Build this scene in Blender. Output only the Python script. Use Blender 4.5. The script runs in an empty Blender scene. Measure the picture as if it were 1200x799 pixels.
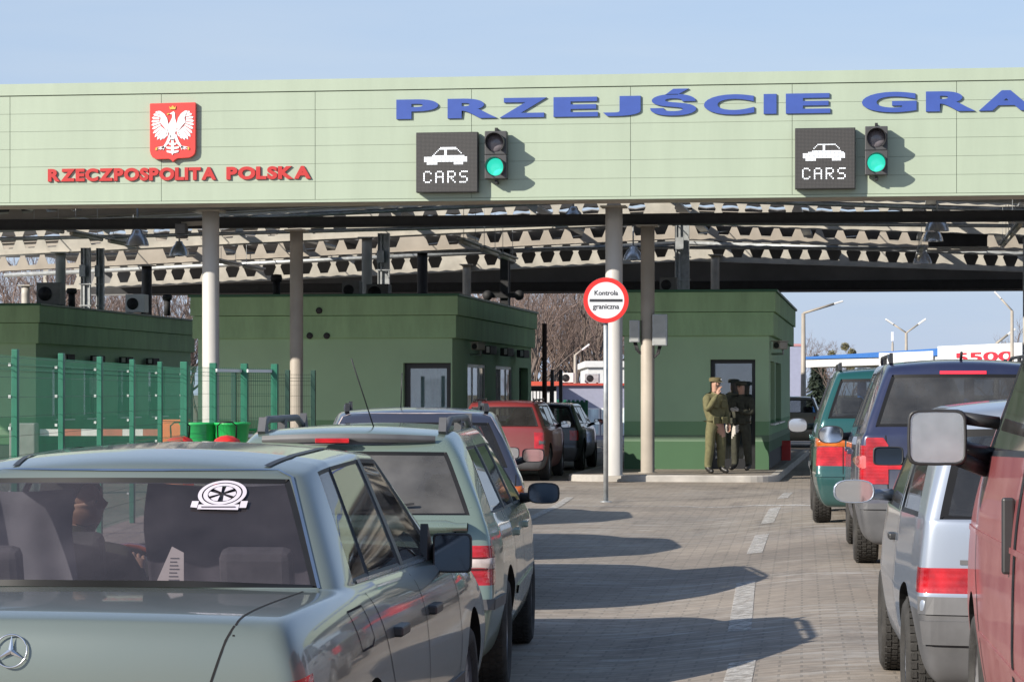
import bpy, bmesh, math, random
from mathutils import Vector, Matrix
from mathutils.bvhtree import BVHTree
R = math.radians
random.seed(7)
scene = bpy.context.scene
COL = scene.collection

# ------------------------------------------------------------------ camera, sky, sun, exposure
EYE, FPX, VH, THETA = 1.6, 3100.0, 460.0, math.atan(430/3100.0)
CT, ST = math.cos(THETA), math.sin(THETA)
cam_data = bpy.data.cameras.new('camera')
cam_data.sensor_width = 36; cam_data.lens = FPX/1200*36
cam_data.shift_y = (VH-399.5)/1200
cam_data.clip_start = .1; cam_data.clip_end = 4000
cam = bpy.data.objects.new('camera', cam_data); COL.objects.link(cam)
cam.location = (0, 0, EYE); cam.rotation_euler = (R(90), 0, THETA)
scene.camera = cam

SUN_TO = Vector((1.45, 1.38, -1.0)).normalized()          # the way the sunlight travels
world = bpy.data.worlds.new('World'); scene.world = world; world.use_nodes = True
wn = world.node_tree.nodes; wl = world.node_tree.links
sky = wn.new('ShaderNodeTexSky'); sky.sky_type = 'NISHITA'; sky.sun_disc = False
sky.sun_elevation = math.asin(-SUN_TO.z)
sky.sun_rotation = math.atan2(-SUN_TO.x, -SUN_TO.y)
sky.air_density = 1.0; sky.dust_density = .6; sky.ozone_density = 2.0
bg = wn['Background']; bg.inputs['Strength'].default_value = .105
# thin winter haze: a pale veil over the clear sky, thicker towards the horizon, with faint streaks of cloud
tc = wn.new('ShaderNodeTexCoord'); sx = wn.new('ShaderNodeSeparateXYZ'); wl.new(tc.outputs['Generated'], sx.inputs[0])
hz = wn.new('ShaderNodeMapRange'); hz.inputs['From Min'].default_value = 0; hz.inputs['From Max'].default_value = .6
hz.inputs['To Min'].default_value = .92; hz.inputs['To Max'].default_value = .12; wl.new(sx.outputs['Z'], hz.inputs['Value'])
mpw = wn.new('ShaderNodeMapping'); mpw.inputs['Scale'].default_value = (2.2, 2.2, 16); wl.new(tc.outputs['Generated'], mpw.inputs[0])
nzw = wn.new('ShaderNodeTexNoise'); nzw.inputs['Scale'].default_value = 2.4; nzw.inputs['Detail'].default_value = 5; wl.new(mpw.outputs[0], nzw.inputs[0])
cr = wn.new('ShaderNodeValToRGB'); cr.color_ramp.elements[0].position = .35; cr.color_ramp.elements[1].position = .75
cr.color_ramp.elements[0].color = (2.75, 3.45, 4.75, 1); cr.color_ramp.elements[1].color = (3.3, 3.8, 4.75, 1); wl.new(nzw.outputs['Fac'], cr.inputs[0])
veil = wn.new('ShaderNodeMixRGB'); wl.new(hz.outputs[0], veil.inputs[0]); wl.new(sky.outputs[0], veil.inputs[1]); wl.new(cr.outputs[0], veil.inputs[2])
wl.new(veil.outputs[0], bg.inputs['Color'])
sun_data = bpy.data.lights.new('sun', 'SUN'); sun_data.energy = 4.2; sun_data.angle = R(.5)
sun_data.color = (1.0, .93, .82)
sun = bpy.data.objects.new('sun', sun_data); COL.objects.link(sun)
sun.rotation_euler = SUN_TO.to_track_quat('-Z', 'Y').to_euler(); sun.location = (-20, -20, 30)
scene.view_settings.view_transform = 'Standard'; scene.view_settings.look = 'None'
scene.view_settings.exposure = .68; scene.view_settings.gamma = 1
scene.view_settings.use_curve_mapping = False
scene.cycles.max_bounces = 8; scene.cycles.transparent_max_bounces = 24
scene.cycles.caustics_reflective = False; scene.cycles.caustics_refractive = False
scene.cycles.sample_clamp_indirect = 6

# ------------------------------------------------------------------ positions
def P(u, v, t):
    """world point seen at photo pixel (u,v) at depth t along the camera axis"""
    a = (u-600)/FPX*t
    return Vector((-t*ST+a*CT, t*CT+a*ST, EYE+(VH-v)/FPX*t))
def tY(u, Y): return Y/(CT+(u-600)/FPX*ST)
def PY(u, v, Y): return P(u, v, tY(u, Y))
def gp(u, v, zg=0.0): return P(u, v, (EYE-zg)*FPX/(v-VH))
LANE = R(1.64)                                            # the lanes run a little left of the buildings' axis
def lat(x, y): return x*math.cos(LANE)+y*math.sin(LANE)
def sstep(a, b, x):
    k = min(1, max(0, (x-a)/(b-a))); return k*k*(3-2*k)
def gz(x, y):                                             # cross-fall of the road
    return .15*sstep(-1.4, .45, lat(x, y))*(1-sstep(36, 46, y))+LOW*sstep(90, 102, y)
LOW = -1.3                                                # the land beyond the canopy lies lower

# ------------------------------------------------------------------ materials
def new_mat(name):
    m = bpy.data.materials.new(name); m.use_nodes = True
    return m, m.node_tree.nodes, m.node_tree.links, m.node_tree.nodes['Principled BSDF']
def mat(name, col, rough=.6, metal=0, coat=0, var=.12, vscale=6, bump=0, bscale=60, emit=None, estr=0, spec=None, stretch=None):
    m, n, l, b = new_mat(name)
    b.inputs['Roughness'].default_value = rough; b.inputs['Metallic'].default_value = metal
    b.inputs['Coat Weight'].default_value = coat; b.inputs['Coat Roughness'].default_value = .06
    if spec is not None: b.inputs['Specular IOR Level'].default_value = spec
    c4 = (*col, 1)
    if var:
        tc = n.new('ShaderNodeTexCoord'); nz = n.new('ShaderNodeTexNoise')
        nz.inputs['Scale'].default_value = vscale; nz.inputs['Detail'].default_value = 5
        if stretch:
            mp = n.new('ShaderNodeMapping'); mp.inputs['Scale'].default_value = stretch; l.new(tc.outputs['Object'], mp.inputs[0]); l.new(mp.outputs[0], nz.inputs['Vector']); nz.inputs['Roughness'].default_value = .7
        else: l.new(tc.outputs['Object'], nz.inputs['Vector'])
        rp = n.new('ShaderNodeValToRGB')
        rp.color_ramp.elements[0].position = .3; rp.color_ramp.elements[1].position = .7
        rp.color_ramp.elements[0].color = (*[c*(1-var) for c in col], 1)
        rp.color_ramp.elements[1].color = (*[min(1, c*(1+var)) for c in col], 1)
        l.new(nz.outputs['Fac'], rp.inputs['Fac']); l.new(rp.outputs['Color'], b.inputs['Base Color'])
    else:
        b.inputs['Base Color'].default_value = c4
    if bump:
        nb = n.new('ShaderNodeTexNoise'); nb.inputs['Scale'].default_value = bscale; nb.inputs['Detail'].default_value = 4
        bm_ = n.new('ShaderNodeBump'); bm_.inputs['Strength'].default_value = bump; bm_.inputs['Distance'].default_value = .01
        l.new(nb.outputs['Fac'], bm_.inputs['Height']); l.new(bm_.outputs['Normal'], b.inputs['Normal'])
    if emit:
        b.inputs['Emission Color'].default_value = (*emit, 1); b.inputs['Emission Strength'].default_value = estr
    return m
def paint(name, col, metal=.35, rough=.32, dirt=.5, dirtcol=(.20, .185, .165), top=.75, coat=.8):
    """car paint with clear coat, road dirt thrown up on the lower panels and a film of dust; dark lining inside"""
    m, n, l, b = new_mat(name)
    tc = n.new('ShaderNodeTexCoord'); sp = n.new('ShaderNodeSeparateXYZ'); l.new(tc.outputs['Object'], sp.inputs[0])
    nz = n.new('ShaderNodeTexNoise'); nz.inputs['Scale'].default_value = 3.2; nz.inputs['Detail'].default_value = 5; nz.inputs['Roughness'].default_value = .65
    l.new(tc.outputs['Object'], nz.inputs['Vector'])
    mr = n.new('ShaderNodeMapRange'); mr.inputs['From Min'].default_value = .15; mr.inputs['From Max'].default_value = top
    mr.inputs['To Min'].default_value = 1.0; mr.inputs['To Max'].default_value = 0.12
    l.new(sp.outputs['Z'], mr.inputs['Value'])
    mu = n.new('ShaderNodeMath'); mu.operation = 'MULTIPLY'; l.new(mr.outputs[0], mu.inputs[0]); l.new(nz.outputs['Fac'], mu.inputs[1])
    m2 = n.new('ShaderNodeMath'); m2.operation = 'MULTIPLY'; m2.inputs[1].default_value = 1.7*dirt; m2.use_clamp = True; l.new(mu.outputs[0], m2.inputs[0])
    mx = n.new('ShaderNodeMixRGB'); mx.inputs['Color1'].default_value = (*col, 1); mx.inputs['Color2'].default_value = (*dirtcol, 1)
    l.new(m2.outputs[0], mx.inputs['Fac']); l.new(mx.outputs[0], b.inputs['Base Color'])
    r_ = n.new('ShaderNodeMapRange'); r_.inputs['To Min'].default_value = rough; r_.inputs['To Max'].default_value = .8
    l.new(m2.outputs[0], r_.inputs['Value']); l.new(r_.outputs[0], b.inputs['Roughness'])
    mt = n.new('ShaderNodeMapRange'); mt.inputs['To Min'].default_value = metal; mt.inputs['To Max'].default_value = 0
    l.new(m2.outputs[0], mt.inputs['Value']); l.new(mt.outputs[0], b.inputs['Metallic'])
    ct = n.new('ShaderNodeMapRange'); ct.inputs['To Min'].default_value = coat; ct.inputs['To Max'].default_value = .0
    l.new(m2.outputs[0], ct.inputs['Value']); l.new(ct.outputs[0], b.inputs['Coat Weight'])
    b.inputs['Coat Roughness'].default_value = .045
    dk = n.new('ShaderNodeBsdfDiffuse'); dk.inputs['Color'].default_value = (.03, .03, .032, 1)
    ge = n.new('ShaderNodeNewGeometry'); ms = n.new('ShaderNodeMixShader')
    l.new(ge.outputs['Backfacing'], ms.inputs[0]); l.new(b.outputs[0], ms.inputs[1]); l.new(dk.outputs[0], ms.inputs[2])
    l.new(ms.outputs[0], n['Material Output'].inputs['Surface'])
    return m
def glass(name, tint=(.35, .38, .40), dust=.12, rough=.03, dustcol=(.35, .34, .33), mirror=0):
    """thin pane: tinted see-through, mirror-like at grazing angles, with a film of road dust"""
    m, n, l, b = new_mat(name); n.remove(b)
    tr = n.new('ShaderNodeBsdfTransparent'); tr.inputs[0].default_value = (*tint, 1)
    gl = n.new('ShaderNodeBsdfGlossy'); gl.inputs['Roughness'].default_value = rough
    ge = n.new('ShaderNodeNewGeometry'); dt = n.new('ShaderNodeVectorMath'); dt.operation = 'DOT_PRODUCT'; l.new(ge.outputs['Incoming'], dt.inputs[0]); l.new(ge.outputs['Normal'], dt.inputs[1])
    ab = n.new('ShaderNodeMath'); ab.operation = 'ABSOLUTE'; l.new(dt.outputs['Value'], ab.inputs[0])
    om = n.new('ShaderNodeMath'); om.operation = 'SUBTRACT'; om.inputs[0].default_value = 1; l.new(ab.outputs[0], om.inputs[1])
    pw = n.new('ShaderNodeMath'); pw.operation = 'POWER'; pw.inputs[1].default_value = 5; l.new(om.outputs[0], pw.inputs[0])
    fr = n.new('ShaderNodeMath'); fr.operation = 'MULTIPLY_ADD'; fr.inputs[1].default_value = .92; fr.inputs[2].default_value = .07; l.new(pw.outputs[0], fr.inputs[0])
    ma = n.new('ShaderNodeMath'); ma.operation = 'MAXIMUM'; ma.inputs[1].default_value = mirror; l.new(fr.outputs[0], ma.inputs[0])
    m1 = n.new('ShaderNodeMixShader'); l.new(ma.outputs[0], m1.inputs[0]); l.new(tr.outputs[0], m1.inputs[1]); l.new(gl.outputs[0], m1.inputs[2])
    df = n.new('ShaderNodeBsdfDiffuse'); df.inputs[0].default_value = (*dustcol, 1)
    tc = n.new('ShaderNodeTexCoord'); nz = n.new('ShaderNodeTexNoise'); nz.inputs['Scale'].default_value = 4; nz.inputs['Detail'].default_value = 7
    l.new(tc.outputs['Object'], nz.inputs['Vector'])
    mm = n.new('ShaderNodeMath'); mm.operation = 'MULTIPLY'; mm.inputs[1].default_value = 2*dust; mm.use_clamp = True; l.new(nz.outputs['Fac'], mm.inputs[0])
    m2 = n.new('ShaderNodeMixShader'); l.new(mm.outputs[0], m2.inputs[0]); l.new(m1.outputs[0], m2.inputs[1]); l.new(df.outputs[0], m2.inputs[2])
    l.new(m2.outputs[0], n['Material Output'].inputs['Surface'])
    return m

def lens(name, col):
    """moulded lamp lens: fine ribs, uneven depth of colour"""
    m = mat(name, col, .10, 0, .8, var=.45, vscale=9); n, l = m.node_tree.nodes, m.node_tree.links; b = n['Principled BSDF']
    tc = n.new('ShaderNodeTexCoord'); w = n.new('ShaderNodeTexWave'); w.bands_direction = 'X'; w.inputs['Scale'].default_value = 60
    w2 = n.new('ShaderNodeTexWave'); w2.bands_direction = 'Z'; w2.inputs['Scale'].default_value = 11
    ad = n.new('ShaderNodeMath'); l.new(tc.outputs['Object'], w.inputs[0]); l.new(tc.outputs['Object'], w2.inputs[0]); l.new(w.outputs['Fac'], ad.inputs[0]); l.new(w2.outputs['Fac'], ad.inputs[1])
    bp = n.new('ShaderNodeBump'); bp.inputs['Strength'].default_value = .28; bp.inputs['Distance'].default_value = .002; l.new(ad.outputs[0], bp.inputs['Height']); l.new(bp.outputs[0], b.inputs['Normal'])
    return m
M = {}
M['rubber'] = mat('black_rubber', (.009, .009, .010), .5, var=.25, spec=.3)
M['tyre'] = mat('tyre_rubber', (.035, .033, .031), .85, var=.4, vscale=12, bump=.4, bscale=40)
M['black_plastic'] = mat('black_plastic', (.03, .03, .032), .45, var=.25)
M['grey_plastic'] = mat('grey_plastic', (.10, .10, .105), .55, var=.3, vscale=4)
M['well'] = mat('wheel_well_lining', (.012, .012, .012), .9, var=.2)
M['rim'] = mat('rim_metal', (.35, .35, .36), .45, .6, var=.25)
M['chrome'] = mat('chrome', (.75, .75, .77), .18, 1, var=.05)
M['mirror'] = mat('mirror_silver', (.86, .88, .9), .03, 1, var=0)
M['red_lens'] = lens('red_lens', (.42, .010, .016))
M['amber_lens'] = lens('amber_lens', (.62, .14, .015))
M['clear_lens'] = lens('clear_lens', (.60, .50, .47))
M['lamp_glass'] = mat('headlamp_glass', (.6, .62, .63), .1, .3, 1, var=.05)
M['interior'] = mat('dark_upholstery', (.035, .034, .036), .9, var=.35, vscale=8)
M['seat_cloth'] = mat('seat_cloth', (.055, .052, .055), .95, var=.3, vscale=20)
M['gap'] = mat('panel_gap', (.008, .008, .009), .9, var=0)
M['glass_clear'] = glass('car_glass', (.50, .54, .55), .06)
M['mirror_dark'] = mat('mirror_dark_reflection', (.05, .07, .10), .05, .6, .5, var=0)  # dark blue painted in for the dim surroundings this mirror would reflect
M['glass_tint'] = glass('tinted_car_glass', (.10, .11, .12), .12)
M['glass_dusty'] = glass('dusty_car_glass', (.20, .20, .21), .30, .08, (.30, .29, .28))
M['glass_rear'] = glass('rear_window_glass', (.72, .70, .73), .10, .03, (.27, .24, .27))
M['glass_building'] = glass('building_glass', (.76, .82, .84), .03, .015, mirror=.20)

# ------------------------------------------------------------------ mesh helpers
def tag(o, label=None, cat=None, group=None, kind=None):
    if label: o['label'] = label
    if cat: o['category'] = cat
    if group: o['group'] = group
    if kind: o['kind'] = kind
    return o
def thing(name, label, cat, loc=(0, 0, 0), rz=0, group=None):
    o = bpy.data.objects.new(name, None); COL.objects.link(o)
    o.location = loc; o.rotation_euler = (0, 0, rz); o.empty_display_size = .2
    return tag(o, label, cat, group)
def children_of(o): return [c for c in bpy.data.objects if c.parent is o]
def copy_tree(o, parent=None):
    c = o.copy(); COL.objects.link(c); c.parent = parent
    for ch in children_of(o): copy_tree(ch, c)
    return c
class MB:
    def __init__(s): s.bm = bmesh.new(); s.mats = []; s.mi = 0
    def use(s, m):
        if m not in s.mats: s.mats.append(m)
        s.mi = s.mats.index(m); return s
    def face(s, vs):
        try:
            f = s.bm.faces.new(vs); f.material_index = s.mi; return f
        except ValueError: return None
    def v(s, p): return s.bm.verts.new(p)
    def box(s, x0, x1, y0, y1, z0, z1, mx=None):
        ps = [Vector((x, y, z)) for z in (z0, z1) for x, y in ((x0, y0), (x1, y0), (x1, y1), (x0, y1))]
        if mx: ps = [mx @ p for p in ps]
        v = [s.v(p) for p in ps]
        for q in ((3, 2, 1, 0), (4, 5, 6, 7), (0, 1, 5, 4), (1, 2, 6, 5), (2, 3, 7, 6), (3, 0, 4, 7)): s.face([v[i] for i in q])
        return s
    def bar(s, a, b, w, h=None):
        a, b = Vector(a), Vector(b); h = h or w
        d = b-a; L = d.length; q = d.to_track_quat('Y', 'Z')
        mx = Matrix.Translation(a) @ q.to_matrix().to_4x4()
        return s.box(-w/2, w/2, 0, L, -h/2, h/2, mx)
    def tube(s, pts, r, n=8, cap=True):
        pts = [Vector(p) for p in pts]; rs = r if isinstance(r, (list, tuple)) else [r]*len(pts)
        rings = []
        for i, p in enumerate(pts):
            d = (pts[min(i+1, len(pts)-1)]-pts[max(i-1, 0)]).normalized()
            ref = Vector((0, 0, 1)) if abs(d.z) < .9 else Vector((0, 1, 0))
            a = d.cross(ref).normalized(); b = a.cross(d)
            rings.append([s.v(p+(a*math.cos(2*math.pi*k/n)+b*math.sin(2*math.pi*k/n))*rs[i]) for k in range(n)])
        for A, B in zip(rings, rings[1:]):
            for k in range(n):
                f = s.face([A[k], A[(k+1) % n], B[(k+1) % n], B[k]])
                if f: f.smooth = True
        if cap: s.face(rings[0]); s.face(rings[-1][::-1])
        return s
    def lathe(s, prof, origin=(0, 0, 0), axis='Z', n=24, closed=False):
        """prof: (radius, height) pairs turned about an axis"""
        o = Vector(origin); rings = []
        for r, h in prof:
            ring = []
            for k in range(n):
                a = 2*math.pi*k/n; c, d = r*math.cos(a), r*math.sin(a)
                q = {'Z': Vector((c, d, h)), 'X': Vector((h, c, d)), 'Y': Vector((c, h, d))}[axis]
                ring.append(s.v(o+q))
            rings.append(ring)
        for A, B in zip(rings, rings[1:]):
            for k in range(n):
                f = s.face([A[k], A[(k+1) % n], B[(k+1) % n], B[k]])
                if f: f.smooth = True
        if not closed: s.face(rings[0][::-1]); s.face(rings[-1])
        return s
    def prism(s, poly, y0, y1, plane='XZ', mx=None):
        """a 2-D outline given a thickness"""
        def q(p, h):
            r = {'XZ': Vector((p[0], h, p[1])), 'XY': Vector((p[0], p[1], h)), 'YZ': Vector((h, p[0], p[1]))}[plane]
            return mx @ r if mx else r
        a = [s.v(q(p, y0)) for p in poly]; b = [s.v(q(p, y1)) for p in poly]
        s.face(a); s.face(b[::-1])
        for i in range(len(poly)): s.face([a[i], b[i], b[(i+1) % len(poly)], a[(i+1) % len(poly)]])
        return s
    def ball(s, c, r, n=12, m=8, sc=(1, 1, 1)):
        c = Vector(c); rings = []
        top = s.v(c+Vector((0, 0, r*sc[2]))); bot = s.v(c-Vector((0, 0, r*sc[2])))
        for j in range(1, m):
            th = math.pi*j/m
            rings.append([s.v(c+Vector((r*sc[0]*math.sin(th)*math.cos(2*math.pi*k/n), r*sc[1]*math.sin(th)*math.sin(2*math.pi*k/n), r*sc[2]*math.cos(th)))) for k in range(n)])
        for k in range(n):
            for f in ([top, rings[0][k], rings[0][(k+1) % n]], [bot, rings[-1][(k+1) % n], rings[-1][k]]):
                f = s.face(f)
                if f: f.smooth = True
        for A, B in zip(rings, rings[1:]):
            for k in range(n):
                f = s.face([A[k], B[k], B[(k+1) % n], A[(k+1) % n]])
                if f: f.smooth = True
        return s
    def grid(s, f, nu, nv, smooth=True):
        vs = [[s.v(f(i/nu, j/nv)) for j in range(nv+1)] for i in range(nu+1)]
        for i in range(nu):
            for j in range(nv):
                q = s.face([vs[i][j], vs[i+1][j], vs[i+1][j+1], vs[i][j+1]])
                if q: q.smooth = smooth
        return s
    def build(s, name, m=None, parent=None, bevel=0, loc=None, normals=True):
        if normals: bmesh.ops.recalc_face_normals(s.bm, faces=s.bm.faces[:])
        me = bpy.data.meshes.new(name); s.bm.to_mesh(me); s.bm.free()
        ms = s.mats or [m]
        for q in ms: me.materials.append(q)
        o = bpy.data.objects.new(name, me); COL.objects.link(o)
        if parent: o.parent = parent
        if loc is not None: o.location = loc
        if bevel:
            b = o.modifiers.new('edge', 'BEVEL'); b.width = bevel; b.segments = 2; b.limit_method = 'ANGLE'; b.angle_limit = R(40)
        return o
# ------------------------------------------------------------------ cars
def lerp(a, b, f): return a+(b-a)*f
def eval_mesh(o):
    dg = bpy.context.evaluated_depsgraph_get(); dg.update()
    return bpy.data.meshes.new_from_object(o.evaluated_get(dg))

class Car:
    """a car body grown from a control cage (rear at y=0, front at +y), smoothed, wheel arches cut out,
    then split into body, panes and lamps"""
    def __init__(s, name, label, cat, loc, heading, sp):
        s.sp = sp; s.root = thing(name, label, cat, loc, heading)
        s.build_body()
    # ---- cage
    def build_body(s):
        sp = s.sp; rows = sp['rows']; cols = sp['cols']; W = sp['W']
        # extra loops just inside every pane keep its edges where they are drawn
        a0, b0, tops0 = sp['cab']; S, tops, omap, a, b = [], [], [], a0, b0
        for i, q in enumerate(sp['st']):
            if i == a0: a = len(S)
            if i == b0: b = len(S)
            S.append(q); omap.append(i)
            if a0 <= i <= b0: tops.append(tops0[i-a0])
            if a0 <= i < b0 and i in sp['glass_i']:
                q2 = sp['st'][i+1]; t, t2 = tops0[i-a0], tops0[i+1-a0]; d = min(.06, (q2[0]-q[0])*.3)/(q2[0]-q[0])
                for f in (d, 1-d):
                    S.append(tuple(lerp(x, y, f) for x, y in zip(q, q2))); omap.append(i)
                    tops.append(tuple(lerp(x, y, f) for x, y in zip(t, t2)))
        c0 = sp.get('crow', [0, .05, .88, 1]); crow = [c0[0], c0[1], c0[1]+.08, c0[2]-.08, c0[2], c0[3]]; mmap = [0, 1, 1, 1, 2]
        n, J, K = len(S)-1, len(rows)-1, len(cols)-1; Mx = len(crow)-1
        ro, fo = sp['rearoff'], sp['frontoff']; rb, fb = sp.get('rb', .06), sp.get('fb', .16)
        zn, z2 = rows[J][0], rows[2][0]
        bm = bmesh.new(); V = {}
        def low(i, j, k):
            y, zb, wf = S[i]; z, hw = rows[j]; c = cols[k]
            if j > 2: z = z2+(z-z2)*(zb-z2)/(zn-z2)
            if i == 0: y += ro[j]-rb*(1-c*c)
            elif i == 1: y += .6*ro[j]-.6*rb*(1-c*c)
            if i == n: y += -fo[j]+fb*(1-c*c)
            elif i == n-1: y += -.6*fo[j]+.6*fb*(1-c*c)
            if j == J: z += sp.get('deck_crown', .02)*(1-c*c)
            return Vector((c*hw*W*wf, y, z))
        def cab(i, m, k):
            f = crow[m]; c = cols[k]
            base = low(i, J, k); ty, tz, thw = tops[i-a]
            y = lerp(base.y, ty, f); hw = lerp(abs(rows[J][1]*W*S[i][2]), thw, f)+sp.get('bulge', .02)*math.sin(math.pi*f)
            z = lerp(S[i][1], tz, f)
            if i == a and m > 0: y = lerp(S[i][0]+(ro[J] if i == 0 else 0), ty, f)-sp.get('crb', .07)*(1-c*c)
            if i == b and m > 0: y = lerp(S[i][0], ty, f)+sp.get('cfb', .14)*(1-c*c)
            if m == Mx: z += sp.get('crown', .035)*(1-c*c)
            if m == 0: z = base.z
            return Vector((c*hw, y, z))
        def gv(key):
            if key[0] == 'C' and key[2] == 0: key = ('L', key[1], J, key[3])
            if key not in V:
                V[key] = bm.verts.new(low(*key[1:]) if key[0] == 'L' else cab(*key[1:]))
            return V[key]
        ids = {('body', 0): 0, ('wheel_well', 0): 1}; s.ids = ids
        def idof(kind, i, j, k):
            r = sp['ids'](kind, omap[i] if i < len(omap) else i, mmap[j] if kind[0] == 'c' else j, k, K)
            if r is None: return 0
            return ids.setdefault(r, len(ids))
        def F(keys, kind, i, j, k):
            f = bm.faces.new([gv(q) for q in keys]); f.material_index = idof(kind, i, j, k); f.smooth = True
        for i in range(n):
            for j in range(J):
                for sd, k in ((0, 0), (1, K)):
                    F([('L', i, j, k), ('L', i+1, j, k), ('L', i+1, j+1, k), ('L', i, j+1, k)], 'side', i, j, sd)
            for k in range(K):
                F([('L', i, 0, k), ('L', i+1, 0, k), ('L', i+1, 0, k+1), ('L', i, 0, k+1)], 'bottom', i, 0, k)
                if not (a <= i < b):
                    F([('L', i, J, k), ('L', i+1, J, k), ('L', i+1, J, k+1), ('L', i, J, k+1)], 'deck', i, J, k)
        for i, kind in ((0, 'rear'), (n, 'front')):
            for j in range(J):
                for k in range(K):
                    F([('L', i, j, k), ('L', i, j, k+1), ('L', i, j+1, k+1), ('L', i, j+1, k)], kind, i, j, k)
        for i in range(a, b):
            for m in range(Mx):
                for sd, k in ((0, 0), (1, K)):
                    F([('C', i, m, k), ('C', i+1, m, k), ('C', i+1, m+1, k), ('C', i, m+1, k)], 'cside', i, m, sd)
            for k in range(K):
                F([('C', i, Mx, k), ('C', i+1, Mx, k), ('C', i+1, Mx, k+1), ('C', i, Mx, k+1)], 'roof', i, 0, k)
        for i, kind in ((a, 'crear'), (b, 'cfront')):
            for m in range(Mx):
                for k in range(K):
                    F([('C', i, m, k), ('C', i, m, k+1), ('C', i, m+1, k+1), ('C', i, m+1, k)], kind, i, m, k)
        cl = bm.edges.layers.float.new('crease_edge')
        for (k1, k2, w) in sp.get('creases', lambda *x: [])(n, J, K, a, b, Mx):
            if k1 in V and k2 in V:
                e = bm.edges.get((V[k1], V[k2]))
                if e: e[cl] = w
        bmesh.ops.recalc_face_normals(bm, faces=bm.faces[:])
        me = bpy.data.meshes.new('cage'); bm.to_mesh(me); bm.free()
        dummy = M['gap']
        for _ in ids: me.materials.append(dummy)
        o = bpy.data.objects.new('cage', me); COL.objects.link(o)
        sb = o.modifiers.new('s', 'SUBSURF'); sb.levels = sp.get('lev', 3); sb.render_levels = sb.levels
        wr = sp['wheel_r']; cut = MB()
        for y in sp['axles']:
            for sx in (-1, 1):
                cut.lathe([(wr+.055, sx*(W-.30)), (wr+.055, sx*(W+.15))], (0, y, wr+.015), 'X', 40)
        co = cut.build('cutter', dummy)
        for _ in range(len(ids)-1): co.data.materials.append(dummy)
        for p in co.data.polygons: p.material_index = 1
        bo = o.modifiers.new('b', 'BOOLEAN'); bo.object = co; bo.operation = 'DIFFERENCE'; bo.solver = 'EXACT'
        em = eval_mesh(o)
        bpy.data.objects.remove(o); bpy.data.objects.remove(co)
        bm = bmesh.new(); bm.from_mesh(em); s.bvh = BVHTree.FromBMesh(bm)
        inv = {v: k for k, v in ids.items()}
        for idx, key in inv.items():
            fs = [f for f in bm.faces if f.material_index == idx]
            if not fs: continue
            nb = bm.copy()
            bmesh.ops.delete(nb, geom=[f for f in nb.faces if f.material_index != idx], context='FACES')
            for f in nb.faces: f.material_index = 0
            if key[0] == 'wheel_well':
                for ay in sp['axles']:
                    for sx in (-1, 1):
                        wb = nb.copy()
                        def mine(f, ay=ay, sx=sx):
                            c_ = f.calc_center_median(); return c_.x*sx > 0 and abs(c_.y-ay) < wr+.2
                        bmesh.ops.delete(wb, geom=[f for f in wb.faces if not mine(f)], context='FACES')
                        for f in wb.faces: f.smooth = False
                        s.obj(wb, 'wheel_well', M['well'])
                nb.free(); continue
            nm = sp['parts'][key[0]]
            if len(nm) > 2 and nm[2]:                       # panes: a rubber seal round the edge
                r = bmesh.ops.inset_region(nb, faces=nb.faces[:], thickness=nm[2], depth=-.006, use_boundary=True, use_even_offset=True)
                ring = set(r['faces']); sb_ = nb.copy(); ring_i = {f.index for f in ring}
                nb.faces.index_update(); ring_i = {f.index for f in ring}
                sb_.faces.ensure_lookup_table()
                bmesh.ops.delete(sb_, geom=[f for i_, f in enumerate(sb_.faces) if i_ not in ring_i], context='FACES')
                bmesh.ops.delete(nb, geom=list(ring), context='FACES')
                po = s.obj(nb, key[0], nm[0], nm[1])
                s.obj(sb_, 'window_seal', sp.get('seal', M['rubber']), None, po)
            else:
                po = s.obj(nb, key[0], nm[0], nm[1])
            if key[0] == 'body': s.body = po
        bm.free()
    def obj(s, bm, name, m, label=None, parent=None):
        me = bpy.data.meshes.new(name); bm.to_mesh(me); bm.free(); me.materials.append(m)
        o = bpy.data.objects.new(name, me); COL.objects.link(o); o.parent = parent or s.root
        if label: o['label'] = label
        return o
    # ---- things fixed on the skin
    def hit(s, face, a, b):
        o, d = {'L': (Vector((-3, a, b)), Vector((1, 0, 0))), 'R': (Vector((3, a, b)), Vector((-1, 0, 0))),
                'T': (Vector((a, b, 4)), Vector((0, 0, -1))), 'B': (Vector((a, -3, b)), Vector((0, 1, 0)))}[face]
        p, nr, _, _ = s.bvh.ray_cast(o, d)
        if p is None: return None, None
        if nr.dot(d) > 0: nr = -nr
        return p, nr
    def ribbons(s, name, lines, m, w=.006, off=.0015, parent=None, thick=0):
        if name != 'panel_gap' and len(lines) > 1:
            return [s.ribbons(name, [q], m, w, off, parent, thick) for q in lines]
        mb = MB()
        for face, pts in lines:
            dense = []
            for p, q in zip(pts, pts[1:]):
                k = max(2, int(math.hypot(q[0]-p[0], q[1]-p[1])/.03))
                dense += [(lerp(p[0], q[0], i/k), lerp(p[1], q[1], i/k)) for i in range(k)]
            dense.append(pts[-1])
            hs = [s.hit(face, *d) for d in dense]; hs = [h for h in hs if h[0] is not None]
            prev = None
            for i, (p, nr) in enumerate(hs):
                t = (hs[min(i+1, len(hs)-1)][0]-hs[max(i-1, 0)][0])
                if t.length < 1e-6: continue
                sd = t.normalized().cross(nr).normalized()*w/2
                cur = [mb.v(p+sd+nr*off), mb.v(p-sd+nr*off)]
                if thick: cur = [mb.v(p+sd), cur[0], cur[1], mb.v(p-sd)]
                if prev and (prev[2]-p).length < .3:
                    for x in range(len(cur)-1):
                        f = mb.face([prev[0][x], prev[0][x+1], cur[x+1], cur[x]])
                prev = (cur, None, p)
        return mb.build(name, m, parent or s.root)
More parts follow.
